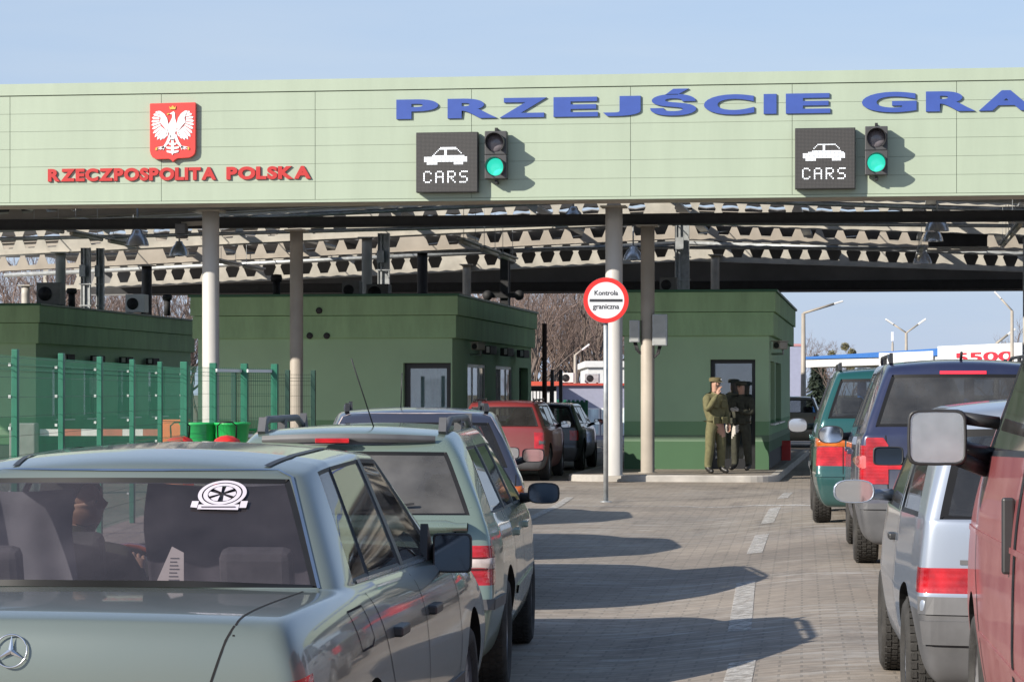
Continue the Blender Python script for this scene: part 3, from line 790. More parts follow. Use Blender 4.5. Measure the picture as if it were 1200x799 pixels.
c, pm = mpv('people_carrier', 'dark blue people carrier with a thin red brake light atop its rear window', 1131, 21.6, (.011, .018, .068), (.66, 1.085), 2, M['grey_plastic'], 1.0)
for sx in (-1, 1):
    c.mirror((sx*1.04, 3.0, 1.06), .23, .16, M['black_plastic'], (sx*.84, 3.15, 1.04), .7)
    c.patch('lens_ring', 'B', [(sx*(.83+.055*math.cos(a*math.pi/8)), .88+.055*math.sin(a*math.pi/8)) for a in range(16)], mat('pale_red_lens', (.62, .12, .12), .15, 0, .8), .005)
    c.patch('tail_lens', 'B', [(sx*.62, .70), (sx*.80, .70), (sx*.80, 1.08), (sx*.66, 1.08), (sx*.62, 1.02)], M['red_lens'], .006)
c.ribbons('tail_band', [('B', [(-.62, .86), (.62, .86)])], M['red_lens'], .075, .008, c.body)
c.ribbons('brake_light', [('B', [(-.19, 1.615), (.19, 1.615)])], mat('lit_brake_lens', (.7, .03, .05), .2, 0, .6, emit=(1, .05, .08), estr=.2), .028, .006, c.body, .01)
c.ribbons('panel_gap', [('B', [(-.64, 1.1), (-.62, .60), (.62, .60), (.64, 1.1)])], M['gap'], .010, .0025, c.body)
c.ribbons('bumper_strip', [('B', [(-.88, .52), (.88, .52)])], M['grey_plastic'], .05, .014, c.body, .01)
an = MB(); p, _ = c.hit('T', .0, .55); an.tube([p-Vector((0, 0, .01)), p+Vector((0, -.10, .06))], .012, 8); an.build('aerial', M['black_plastic'], c.root)

c, pm = make_dark_hatch('hatchback_car', 'black hatchback almost hidden between the small silver car and the dark blue people carrier', 1260, 16.2, .15, 900, (.02, .022, .024), 1.27)
for sx in (-1, 1): c.mirror((sx*1.02, 2.55, 1.0), .21, .13, M['black_plastic'], (sx*.78, 2.7, .93), .35, face_m=M['mirror_dark'])

def make_silver_small():
    pm = paint('silver_blue_paint', (.34, .38, .45), .5, .28, .22, (.25, .24, .22), .6, .8)
    sp = gen(3.34, .752, 1.43, .90, (.588, .692), .22, .56, (.56, 2.76), .272, .34, (1.0, 1.10), (1.14, 1.18), 2.15, 2.55, .88, .66, crow=(0, .02, .86, 1), rear_rows=[.07, 0, 0, .035, .04, .05], body=pm, bumper=M['grey_plastic'], bump=.578, hwb=.95, ws_rake=.72, rb=.10, rearw=.93, light_cols=3, crown=.05, seal=.022)
    loc, h = place(1272, 11.1, .15, 885)
    c = Car('small_car', 'small silver-blue car with a black rear bumper, beside the dark red van', 'car', loc, h, sp)
    c.wheels(.165, 8, True); c.cabin(.4, 2.5, .34, ((.75, 3), (1.6, 2)), .92)
    for sx in (-1, 1): c.mirror((sx*.89, 1.98, .96), .20, .115, pm, (sx*.70, 2.08, .94), .75, d=.1)
    c.ribbons('mirror_foot_rib', [], M['black_plastic']) if False else None
    g = []
    for sd in 'LR': g += [(sd, [(1.06, .88), (1.08, .5), (1.12, .28)]), (sd, [(2.24, .86), (2.24, .5), (2.18, .28)]), (sd, [(1.12, .28), (2.18, .28)])]
    c.ribbons('panel_gap', g, M['gap'], .006, .0012, c.body)
    c.ribbons('window_trim', [(sd, [(.98, .93), (1.20, 1.36)]) for sd in 'LR'], M['chrome'], .03, .004, c.body)
    c.ribbons('bumper_top', [('B', [(-.69, .552), (.69, .552)])], M['grey_plastic'], .075, .006, c.body)
    c.ribbons('bumper_strip', [('B', [(-.70, .44), (.70, .44)])], M['grey_plastic'], .10, .016, c.body, .01)
    c.handle('L', 1.25, .78, M['black_plastic'], .16, .03); c.handle('R', 1.25, .78, M['black_plastic'], .16, .03)
    c.patch('side_repeater', 'L', [(2.42, .62), (2.48, .62), (2.48, .66), (2.42, .66)], M['amber_lens'], .006)
    c.patch('badge', 'B', [(-.52, .725), (-.45, .725), (-.45, .745), (-.52, .745)], M['grey_plastic'], .004)
    c.patch('badge', 'B', [(-.44, .725), (-.425, .725), (-.425, .775), (-.44, .775)], M['amber_lens'], .004)
make_silver_small()

def make_red_van():
    pm = paint('dusty_dark_red_paint', (.21, .022, .030), .1, .38, .8, (.34, .19, .18), 1.6, .45)
    W = .92
    rows = [(.22, .88), (.30, .96), (.60, 1.0), (.66, .998), (1.00, .995), (1.20, .955)]
    st = [(0, 1.2, .97), (.12, 1.2, .985), (.5, 1.2, 1), (1.0, 1.2, 1), (1.1, 1.2, 1), (2.06, 1.2, 1), (2.20, 1.2, 1), (3.72, 1.17, .99), (4.10, 1.15, .98), (4.5, 1.03, .96), (4.66, .90, .93), (4.76, .84, .90)]
    tops = [(.10, 1.84, .70), (.2, 1.86, .71), (.55, 1.86, .72), (1.02, 1.86, .72), (1.1, 1.86, .72), (2.06, 1.86, .72), (2.14, 1.86, .72), (2.86, 1.83, .71), (3.02, 1.79, .69)]
    sp = dict(glass_i=[2, 4, 6], L=4.76, W=W, rows=rows, st=st, cols=COLS, cab=(0, 8, tops), crow=[0, .07, .86, 1], rearoff=[.05, 0, 0, .02, .02, .03], frontoff=[.08, .01, 0, .03, .05, .08], rb=.03, crown=.05, cfb=.16, axles=(.9, 3.95), wheel_r=.315,
              ids=std_ids([2, 4, 6], (3,), 1, True, (0, 1)), parts=std_parts(pm, M['glass_clear'], M['glass_clear'], M['grey_plastic'], .022), lev=3)
    t_front = 10.75; s_ = FPX/9.9
    vp = 900
    # its left flank passes photo column 1121 at depth 9.9
    tc = 5.99; uc = vp+((1137+W*s_)-vp)*9.9/tc
    loc, h = place(uc, tc, .15, vp)
    c = Car('van', 'dusty dark red van with a big square mirror at the right edge', 'van', loc, h, sp)
    c.wheels(.2, 6, True); c.cabin(.2, 4.0, .55, ((.7, 3), (2.0, 2)), 1.3)
    g = []
    for sd in 'LR': g += [(sd, [(2.13, 1.82), (2.13, .34)]), (sd, [(3.74, 1.15), (3.70, .80), (3.52, .60), (3.46, .34)]), (sd, [(2.13, .34), (3.46, .34)]), (sd, [(1.05, 1.82), (1.05, .34)])]
    c.ribbons('panel_gap', g, M['gap'], .016, .0015, c.body)
    c.ribbons('swage_line', [(sd, [(.3, .98), (4.3, .93)]) for sd in 'LR']+[(sd, [(.3, .60), (3.5, .58)]) for sd in 'LR'], pm, .018, .006, c.body, .01)
    c.ribbons('sliding_door_edge', [('L', [(2.08, 1.19), (2.08, .36)])], M['rubber'], .045, .003, c.body)
    c.handle('L', 2.25, 1.00, M['black_plastic'], .036, .24)
    for sx in (-1, 1):
        o = c.mirror((sx*1.065, 3.42, 1.29), .205, .195, M['black_plastic'], (sx*.87, 3.62, 1.20), .32, d=.10, face_m=mat('clouded_mirror', (.62, .65, .66), .22, .85, var=.12, vscale=14, bump=.05) if sx < 0 else None)
        b_ = MB(); b_.tube([(sx*.98, 3.48, 1.21), (sx*.88, 3.58, 1.17)], .028, 10); b_.tube([(sx*.98, 3.48, 1.36), (sx*.84, 3.50, 1.34)], .024, 10); b_.build('mirror_arm', M['black_plastic'], c.root)
    cap = MB(); cap.lathe([(.001, -.012), (.030, -.010), (.034, 0), (.034, .02)], (0, 0, 0), 'Y', 20)
    return c
make_red_van()
# ------------------------------------------------------------------ ground, markings, kerb
def paver_mat():
    m, n, l, b = new_mat('concrete_paver_road')
    tc = n.new('ShaderNodeTexCoord'); mp = n.new('ShaderNodeMapping'); mp.inputs['Rotation'].default_value = (0, 0, -LANE)
    l.new(tc.outputs['Object'], mp.inputs[0])
    br = n.new('ShaderNodeTexBrick'); br.inputs['Scale'].default_value = 1; br.inputs['Brick Width'].default_value = .24; br.inputs['Row Height'].default_value = .12
    br.inputs['Mortar Size'].default_value = .009; br.inputs['Mortar Smooth'].default_value = .3; br.inputs['Bias'].default_value = -.1
    br.inputs['Color1'].default_value = (.318, .274, .229, 1); br.inputs['Color2'].default_value = (.258, .226, .192, 1); br.inputs['Mortar'].default_value = (.210, .186, .158, 1)
    l.new(mp.outputs[0], br.inputs[0])
    def noise(sc, det, rough=.6, vec=None):
        q = n.new('ShaderNodeTexNoise'); q.inputs['Scale'].default_value = sc; q.inputs['Detail'].default_value = det; q.inputs['Roughness'].default_value = rough
        l.new(vec or tc.outputs['Object'], q.inputs[0]); return q
    def ramp(src, p0, p1, c0, c1):
        q = n.new('ShaderNodeValToRGB'); q.color_ramp.elements[0].position = p0; q.color_ramp.elements[1].position = p1
        q.color_ramp.elements[0].color = (*c0, 1); q.color_ramp.elements[1].color = (*c1, 1); l.new(src, q.inputs[0]); return q
    def mix(kind, fac, a, c):
        q = n.new('ShaderNodeMixRGB'); q.blend_type = kind
        if isinstance(fac, float): q.inputs[0].default_value = fac
        else: l.new(fac, q.inputs[0])
        l.new(a, q.inputs[1]); l.new(c, q.inputs[2]); return q
    big = ramp(noise(.35, 6).outputs['Fac'], .3, .7, (.72, .71, .71), (1.16, 1.13, 1.09))
    c1 = mix('MULTIPLY', 1.0, br.outputs['Color'], big.outputs[0])
    mid = ramp(noise(7, 5).outputs['Fac'], .3, .7, (.82, .82, .82), (1.15, 1.15, 1.15))
    c2 = mix('MULTIPLY', 1.0, c1.outputs[0], mid.outputs[0])
    # oil drips along the wheel tracks
    ms = n.new('ShaderNodeMapping'); ms.inputs['Scale'].default_value = (1.6, .22, 1); l.new(mp.outputs[0], ms.inputs[0])
    oil = ramp(noise(1.0, 6, .7, ms.outputs[0]).outputs['Fac'], .54, .70, (1, 1, 1), (.5, .5, .52))
    c3 = mix('MULTIPLY', .8, c2.outputs[0], oil.outputs[0])
    # dried road salt, lying in streaks along the paver rows
    sp = n.new('ShaderNodeSeparateXYZ'); l.new(mp.outputs[0], sp.inputs[0])
    ms2 = n.new('ShaderNodeMapping'); ms2.inputs['Scale'].default_value = (1.1, 5.0, 1); l.new(mp.outputs[0], ms2.inputs[0])
    salt = ramp(noise(1.3, 9, .75, ms2.outputs[0]).outputs['Fac'], .50, .64, (0, 0, 0), (.7, .7, .7))
    zone = ramp(noise(.22, 2).outputs['Fac'], .40, .55, (0, 0, 0), (1, 1, 1))
    sm = mix('MULTIPLY', 1.0, salt.outputs[0], zone.outputs[0])
    wh = n.new('ShaderNodeRGB'); wh.outputs[0].default_value = (.46, .44, .41, 1)
    c4 = mix('MIX', sm.outputs[0], c3.outputs[0], wh.outputs[0])
    l.new(c4.outputs[0], b.inputs['Base Color'])
    b.inputs['Roughness'].default_value = .78
    bp = n.new('ShaderNodeBump'); bp.inputs['Strength'].default_value = .3; bp.inputs['Distance'].default_value = .004
    ad = n.new('ShaderNodeMath'); ad.operation = 'SUBTRACT'; l.new(noise(40, 4).outputs['Fac'], ad.inputs[0]); l.new(br.outputs['Fac'], ad.inputs[1])
    l.new(ad.outputs[0], bp.inputs['Height']); l.new(bp.outputs[0], b.inputs['Normal'])
    return m
M['paver'] = paver_mat()
M['earth'] = mat('winter_grass_and_earth', (.13, .115, .07), .95, var=.35, vscale=.4)
M['concrete'] = mat('kerb_concrete', (.40, .375, .34), .85, var=.22, vscale=3, bump=.2)
M['marking'] = mat('worn_white_paint', (.50, .48, .45), .8, var=.25, vscale=9)
_n, _l = M['marking'].node_tree.nodes, M['marking'].node_tree.links
_z = _n.new('ShaderNodeTexNoise'); _z.inputs['Scale'].default_value = 14; _z.inputs['Detail'].default_value = 8; _z.inputs['Roughness'].default_value = .75
_t = _n.new('ShaderNodeTexCoord'); _l.new(_t.outputs['Object'], _z.inputs[0]); _r = _n.new('ShaderNodeValToRGB')
_r.color_ramp.elements[0].position = .40; _r.color_ramp.elements[1].position = .62; _r.color_ramp.elements[0].color = (.3, .3, .3, 1)
_l.new(_z.outputs['Fac'], _r.inputs[0]); _l.new(_r.outputs[0], _n['Principled BSDF'].inputs['Alpha'])
mb = MB()
xs = sorted(set([-900, -300, -120, -60, -30, -15, -8, -4]+[-3.0+.15*i for i in range(36)]+[4, 8, 15, 30, 60, 120, 300, 900]))
ys = sorted(set([-60, -20, -5, 0]+[2+2.0*i for i in range(26)]+[60, 80]+[88+i*2 for i in range(9)]+[112]))
vs = {}
for j, y in enumerate(ys):
    for i, x in enumerate(xs):
        X = x-max(0, y)*math.tan(LANE); vs[i, j] = mb.v((X, y, gz(X, y)))
for i in range(len(xs)-1):
    for j in range(len(ys)-1):
        f = mb.face([vs[i, j], vs[i+1, j], vs[i+1, j+1], vs[i, j+1]]); f.smooth = True
tag(mb.build('road', M['paver']), kind='structure')
mb = MB(); mb.box(-1500, 1500, 111.5, 3000, -2, -1.31); tag(mb.build('ground', M['earth']), kind='structure')

def ground_strip(name, pts, w, m, kind='structure', off=.004, across=None):
    """painted strip following the road surface"""
    mb = MB(); prev = None
    dense = []
    for p, q in zip(pts, pts[1:]):
        k = max(1, int((Vector(q)-Vector(p)).length/.25))
        dense += [lerp(Vector(p), Vector(q), i/k) for i in range(k)]
    dense.append(Vector(pts[-1]))
    d = (dense[-1]-dense[0]); d.z = 0; d.normalize(); n_ = Vector((-d.y, d.x, 0))
    for p in dense:
        cur = []
        for sd in (1, 0, -1):
            q = p+n_*w/2*sd; q.z = gz(q.x, q.y)+off; cur.append(mb.v(q))
        if prev:
            for x in (0, 1): mb.face([prev[x], cur[x], cur[x+1], prev[x+1]])
        prev = cur
    return tag(mb.build(name, m), kind=kind)
for (u0, v0, u1, v1) in ((858, 830, 870, 781), (866.5, 743, 874, 684), (884, 650, 893, 628), (899, 615, 908.5, 597), (917, 586, 924, 576)):
    a, b_ = gp(u0, v0, .065), gp(u1, v1, .065)
    ground_strip('lane_marking', [a, b_], .15, M['marking'])
ground_strip('stop_line', [gp(652, 593, 0), gp(790, 593, .0), gp(880, 593, .04), gp(960, 595, .12)], .16, M['marking'])
ground_strip('lane_marking', [gp(612, 612, 0), gp(652, 593.5, 0), gp(668, 583, 0)], .12, M['marking'], off=.008)

# raised islands the booths stand on
def island(u0, u1, v, depth, r, name):
    p0, p1 = gp(u0, v), gp(u1, v); y0 = (p0.y+p1.y)/2; x0, x1 = p0.x, p1.x
    def outline(ins):
        o = []
        for cx, cy, a0 in ((x1-r, y0+r, -90), (x1-r, y0+depth-r, 0), (x0+r, y0+depth-r, 90), (x0+r, y0+r, 180)):
            for k in range(9):
                a = R(a0+90*k/8); o.append((cx+(r-ins)*math.cos(a), cy+(r-ins)*math.sin(a)))
        return o
    A = outline(0); B = outline(.02); C = outline(.15)
    mb = MB().use(M['concrete'])
    a = [mb.v((*p, -.02)) for p in A]; b_ = [mb.v((*p, .10)) for p in A]; c = [mb.v((*p, .12)) for p in B]; d = [mb.v((*p, .12)) for p in C]
    n_ = len(A)
    for P_, Q in ((a, b_), (b_, c), (c, d)):
        for k in range(n_): mb.face([P_[k], P_[(k+1) % n_], Q[(k+1) % n_], Q[k]])
    mb.use(M['paver']); mb.face(d)
    tag(mb.build(name, None), kind='structure')
    return x0, x1, y0
island(660, 912, 564.5, 22, .6, 'pavement')
island(-220, 560, 560, 24, .8, 'pavement')

# ------------------------------------------------------------------ canopy
FY = 45.4                                                   # front face of the canopy
M['fascia'] = mat('pale_green_cladding', (.365, .43, .33), .42, 0, .15, var=.055, vscale=1.6, stretch=(1, 1, .12))
M['fascia_gap'] = mat('cladding_joint', (.29, .34, .25), .7, var=0)
M['cream'] = mat('cream_steel_paint', (.42, .395, .345), .5, var=.16, vscale=3)
M['column_white'] = mat('white_column_paint', (.50, .482, .455), .5, var=.10, vscale=2, stretch=(1, 1, .3))
M['column_grey'] = mat('beige_grey_column_paint', (.36, .32, .27), .55, var=.12, vscale=2)
M['dark_steel'] = mat('dark_steel', (.018, .018, .02), .55, var=.3)
M['deck'] = mat('dark_roof_sheet', (.20, .20, .205), .6, .1, var=.25, vscale=.7)
M['galv'] = mat('galvanised_steel', (.42, .44, .45), .45, .5, var=.2, vscale=9)
canopy = thing('border_canopy', 'wide pale green canopy with steel beams on round columns, spanning all the lanes', 'canopy', (-6, FY, 0))
CO = Vector((-6, FY, 0))
def cv(p): return Vector(p)-CO
X0, X1 = -27.0, 14.0; Z0, Z1 = 4.94, 7.08
def fx(u, Y=FY): return PY(u, 0, Y).x
mb = MB().use(M['fascia'])
mb.box(X0-CO.x, X1-CO.x, .012, .9, Z0, Z1-.02)
joints = []
x = fx(12)
sp_ = (fx(1121)-fx(12))/6
while x-sp_ > X0: x -= sp_
while x < X1: joints.append(x); x += sp_
edges = [X0]+joints+[X1]
zb = [Z0+.035+(Z1-.22-Z0-.035)*i/6 for i in range(7)]
for a, b_ in zip(edges, edges[1:]):
    for z0, z1 in zip(zb, zb[1:]):
        # each cassette is pressed very slightly out of true
        mb.box(a-CO.x+.004, b_-CO.x-.004, -.012-random.random()*.002, .012, z0+.002, z1-.002)
mb.box(X0-CO.x, X1-CO.x, -.03, .95, Z1-.205, Z1)
mb.box(X0-CO.x, X1-CO.x, -.022, .012, Z0-.012, Z0+.03)
mb.use(M['fascia_gap'])
mb.box(X0-CO.x+.01, X1-CO.x-.01, .008, .011, Z0+.02, Z1-.2)
mb.build('fascia', None, canopy, bevel=.003)
mb = MB(); mb.box(X0-CO.x, X1-CO.x, .05, .88, Z0-.02, Z0-.002); mb.build('soffit', M['cream'], canopy)
RX = PY(760, 0, 68).x                                       # ridge of the roof
def roofz(x): return 5.95-.040*abs(x-RX)
def castellated(Y, zoff=0, m=None):
    """steel beam with a row of six-sided openings, falling to both sides of the ridge"""
    p, wb, wm, h, hs = .6, .24, .46, .85, .16
    mb = MB()
    def q(x, z, y): return mb.v((x-CO.x, y-FY, roofz(x)+zoff+z))
    def pr(poly):
        a = [q(x, z, Y-.010) for x, z in poly]; b_ = [q(x, z, Y+.010) for x, z in poly]
        mb.face(a); mb.face(b_[::-1])
        for i in range(len(poly)): mb.face([a[i], b_[i], b_[(i+1) % len(poly)], a[(i+1) % len(poly)]])
    n0, n1 = int((X0-RX)/p), int((X1-RX)/p)
    for k in range(n0, n1):
        x = RX+k*p; mid = h/2
        solid = (k % 13 == 0)
        pr([(x, .02), (x+p, .02), (x+p, hs), (x, hs)]); pr([(x, h-hs), (x+p, h-hs), (x+p, h-.02), (x, h-.02)])
        if solid: pr([(x, hs), (x+p, hs), (x+p, h-hs), (x, h-hs)]); continue
        t0, t1 = (p-wb)/2, (p-wm)/2
        pr([(x, hs), (x+t0, hs), (x+t1, mid), (x, mid)]); pr([(x+p-t0, hs), (x+p, hs), (x+p, mid), (x+p-t1, mid)])
        pr([(x, mid), (x+t1, mid), (x+t0, h-hs), (x, h-hs)]); pr([(x+p-t1, mid), (x+p, mid), (x+p, h-hs), (x+p-t0, h-hs)])
    for z0, z1 in ((0, .02), (h-.02, h)):
        for xa, xb in ((X0, RX), (RX, X1)):
            a = [q(xa, z0, Y-.09), q(xa, z0, Y+.09), q(xa, z1, Y+.09), q(xa, z1, Y-.09)]
            b_ = [q(xb, z0, Y-.09), q(xb, z0, Y+.09), q(xb, z1, Y+.09), q(xb, z1, Y-.09)]
            for i in range(4): mb.face([a[i], a[(i+1) % 4], b_[(i+1) % 4], b_[i]])
    return mb.build('castellated_beam', m or M['cream'], canopy)
for Y, zo, m_ in ((60.5, .30, 'column_grey'), (68, 0, 'cream'), (75.5, .02, 'column_grey'), (83, -.22, 'cream')): castellated(Y, zo, M[m_])  # grey beams are painted darker to stand for shade on the cream steel
for Y, z0, z1 in ((48.75, 4.70, 4.90), (88.0, 4.98, 5.30)):
    mb = MB()
    mb.box(X0-CO.x, X1-CO.x, Y-FY-.09, Y-FY+.09, z0, z0+.025); mb.box(X0-CO.x, X1-CO.x, Y-FY-.09, Y-FY+.09, z1-.025, z1); mb.box(X0-CO.x, X1-CO.x, Y-FY-.03, Y-FY+.03, z0+.025, z1-.025)
    mb.build('primary_beam', M['dark_steel'], canopy)
# roof sheets with open light slots in front of two of the beams
for y0, y1 in ((46.3, 57.5), (58.6, 62.4), (63.4, 66.5), (67.7, 71.4), (72.4, 74.2), (75.4, 78.2), (79.2, 81.5), (82.7, 88.6)):
    for xa, xb in ((X0, RX), (RX, X1)):
        mb = MB(); k = int(abs(xb-xa)/.25)
        def dk(i, j):
            x = lerp(xa, xb, i); r = .035 if (round(i*k) % 2) else 0
            return Vector((x-CO.x, lerp(y0, y1, j)-FY, roofz(x)+.96+r))
        mb.grid(dk, k, 1, False); o = mb.build('roof_deck', M['deck'], canopy)
        sd = o.modifiers.new('thickness', 'SOLIDIFY'); sd.thickness = .03
mb = MB(); mb.box(X0-CO.x, X1-CO.x, 88.6-FY, 88.9-FY, 4.95, 7.05); mb.build('rear_fascia', M['deck'], canopy)
for Y in (56, 64, 72, 79):                                   # purlins along the slope
    mb = MB()
    for xa, xb in ((X0, RX), (RX, X1)): mb.bar((xa-CO.x, Y-FY, roofz(xa)+.88), (xb-CO.x, Y-FY, roofz(xb)+.88), .10, .14)
    mb.build('purlin', M['dark_steel'], canopy)
def column(u, Y, r, m, top, base=.12, cap=False, two_tone=None):
    c = PY(u, 0, Y); x = c.x-CO.x; y = Y-FY
    mb = MB(); mb.lathe([(r+.05, base), (r+.05, base+.012), (r, base+.014), (r, top-.25), (r, top)], (x, y, 0), 'Z', 28)
    o = mb.build('column', m, canopy)
    pl = MB(); pl.box(x-r-.07, x+r+.07, y-r-.07, y+r+.07, top, top+.03); pl.build('head_plate', M['cream'], o)
    return o
column(247, 47.1, .155, M['column_white'], 4.90); column(719.5, 47.1, .155, M['column_white'], 4.90)
column(347.5, 49.2, .125, M['column_grey'], 4.66); column(759, 48.75, .128, M['column_grey'], 4.66)
column(1190+30, 47.1, .155, M['column_white'], 4.90); column(1240, 48.75, .128, M['column_grey'], 4.66)
for u, Y in ((71, 67.9), (430, 67.9), (797, 67.9), (1165+40, 67.9), (30, 82.9), (547, 82.9), (838, 82.9)):
    x = PY(u, 0, Y).x; column(u, Y, .135, M['cream'], roofz(x)-.03, 0)
for u, Y in ((172, 75.4), (495, 75.4), (592, 75.4)):
    x = PY(u, 0, Y).x; column(u, Y, .15, M['dark_steel'], roofz(x)-.03, 0)
for u, Y, w in ((101, 66, .25), (118, 66.4, .2), (450, 66, .3), (800, 65, .33)):   # upright cable trays
    x = PY(u, 0, Y).x-CO.x; y = Y-FY; mb = MB(); zt = roofz(x+CO.x)-.05
    mb.box(x-w/2, x+w/2, y, y+.02, 0, zt); mb.box(x-w/2, x-w/2+.02, y-.08, y, 0, zt); mb.box(x+w/2-.02, x+w/2, y-.08, y, 0, zt)
    for k in range(6): mb.box(x-w*.3, x-w*.3+.05, y-.06, y-.01, 0, zt-.2*k) if k == 0 else mb.box(x-w*.65, x+w*.65, y-.10, y-.085, zt-.4-k*.55, zt-.37-k*.55)
    mb.box(x-w*.5, x+w*.1, y-.2, y-.085, zt-.75, zt-.45)
    mb.build('cable_tray', M['galv'], canopy)
for pts, r in (([(-5, 280), (150, 277), (330, 272), (560, 266), (700, 262)], .045), ([(700, 262), (900, 262), (1100, 264), (1210, 265)], .045)):
    mb = MB(); mb.tube([cv(PY(u, v, 61.5)) for u, v in pts], r, 10); mb.build('conduit', M['galv'], canopy)
mb = MB(); mb.tube([cv(PY(u, v, 78)) for u, v in ((-5, 300), (400, 297), (760, 290), (1210, 292))], .05, 8); mb.build('conduit', M['galv'], canopy)
for Y, z, r in ((64.5, 6.35, .06), (71, 6.2, .09), (79.5, 6.1, .07)):          # ducts and pipes across the roof
    for xa, xb in ((X0, RX), (RX, X1)):
        mb = MB(); mb.tube([(xa-CO.x, Y-FY, roofz(xa)+z-5.95), (xb-CO.x, Y-FY, roofz(xb)+z-5.95)], r, 10); mb.build('duct', M['galv'], canopy)
for x in (-20.5, -17.2, -12.6, -9.1, -5.4, -2.2, 1.3, 3.6):              # cable trays along the lanes
    mb = MB(); mb.box(x-CO.x-.14, x-CO.x+.14, 49.5-FY, 87-FY, roofz(x)+.70, roofz(x)+.76); mb.build('cable_tray', M['galv'], canopy)
rb_ = random.Random(11)
for Y0_, Y1_ in ((60.5, 68), (68, 75.5), (75.5, 83)):                        # tie rods between the beams
    for k in range(9):
        x = X0+3+k*4.3; mb = MB(); mb.tube([(x-CO.x, Y0_-FY, roofz(x)+.1), (x+2.1-CO.x, Y1_-FY, roofz(x+2.1)+.75)], .014, 6); mb.build('tie_rod', M['galv'], canopy)
# fluorescent strip fittings hung under the beams, along the lanes
M['tube_white'] = mat('tube_lamp_housing', (.62, .58, .48), .4, var=.05)
def strip(u, v, Y, n, label):
    p = PY(u, v, Y)
    for k in range(n):
        t = thing('strip_light', label, 'ceiling light', (p.x, p.y+k*3.0, p.z), 0, 'strip lights under the canopy')
        mb = MB(); mb.box(-.09, .09, 0, 2.5, 0, .05); mb.build('housing', M['galv'], t, bevel=.01)
        mb = MB(); mb.tube([(0, .06, -.035), (0, 2.44, -.035)], .045, 10); mb.build('lamp_tube', M['tube_white'], t)
        mb = MB()
        for y in (.4, 2.1): mb.bar((0, y, .05), (0, y, .9), .012)
        mb.build('hanger', M['galv'], t)
SL = 'long white strip light hung under the beams of the canopy'
for a in ((33, 262, 55, 3), (540, 281, 56, 3), (1196, 262, 56, 3), (255, 305, 72, 2), (1080, 290, 66, 2)): strip(*a, SL)
M['lamp_shell'] = mat('spun_aluminium', (.72, .73, .75), .25, .45, var=.1, vscale=20)
def bell(u, v, Y, r, label):
    p = PY(u, v, Y); t = thing('bay_lamp', label, 'hanging lamp', p)
    mb = MB(); mb.lathe([(r, 0), (r*.98, .05), (r*.86, r*.55), (r*.62, r*.95), (r*.42, r*1.15), (r*.40, r*1.25), (r*.30, r*1.45), (.001, r*1.46)], n=28, closed=True); o = mb.build('shade', M['lamp_shell'], t)
    mb = MB(); mb.tube([(0, 0, r*1.4), (0, 0, r*1.4+.5)], .02, 8); mb.build('stem', M['galv'], t)
    mb = MB(); mb.ball((0, 0, r*.35), r*.42, 14, 8); mb.build('bulb', M['lamp_glass'], t)
bell(161, 288, 58, .26, 'leftmost silver bell-shaped lamp under the canopy, above the left booth')
bell(672, 262, 58, .26, 'silver bell-shaped lamp under the canopy, just left of the front white column')
bell(742, 305, 68, .26, 'silver bell-shaped lamp between the front white and grey columns')
bell(1098, 271, 58, .26, 'highest silver bell-shaped lamp on the right, under the second lane sign')
bell(1093, 283, 66, .26, 'middle silver bell-shaped lamp of the three on the right')
bell(1081, 309, 76, .27, 'lowest silver bell-shaped lamp of the three on the right')
bell(210, 300, 66, .26, 'small silver bell-shaped lamp deep under the canopy on the left')
t = thing('floodlight', 'grey floodlight on a bracket beside the left white column', 'floodlight', PY(213, 268, 47.4))
mb = MB(); mb.box(-.10, .10, -.12, .10, -.1, .09); mb.lathe([(.11, -.16), (.12, -.10)], (0, 0, -.02), 'Z', 16); mb.build('housing', M['grey_plastic'], t, bevel=.015)
mb = MB(); mb.bar((0, 0, .08), (.45, 0, .10), .05, .08); mb.build('bracket', M['column_grey'], t)
t = thing('heater', 'dark box-shaped heater hung under the canopy on the right', 'heater', PY(1122, 290, 70))
mb = MB(); mb.box(-.75, .75, -.5, .5, 0, .42); mb.build('casing', M['dark_steel'], t, bevel=.02)
mb = MB(); mb.box(-.78, .78, -.53, .53, -.08, -.003); mb.build('lip', M['cream'], t)

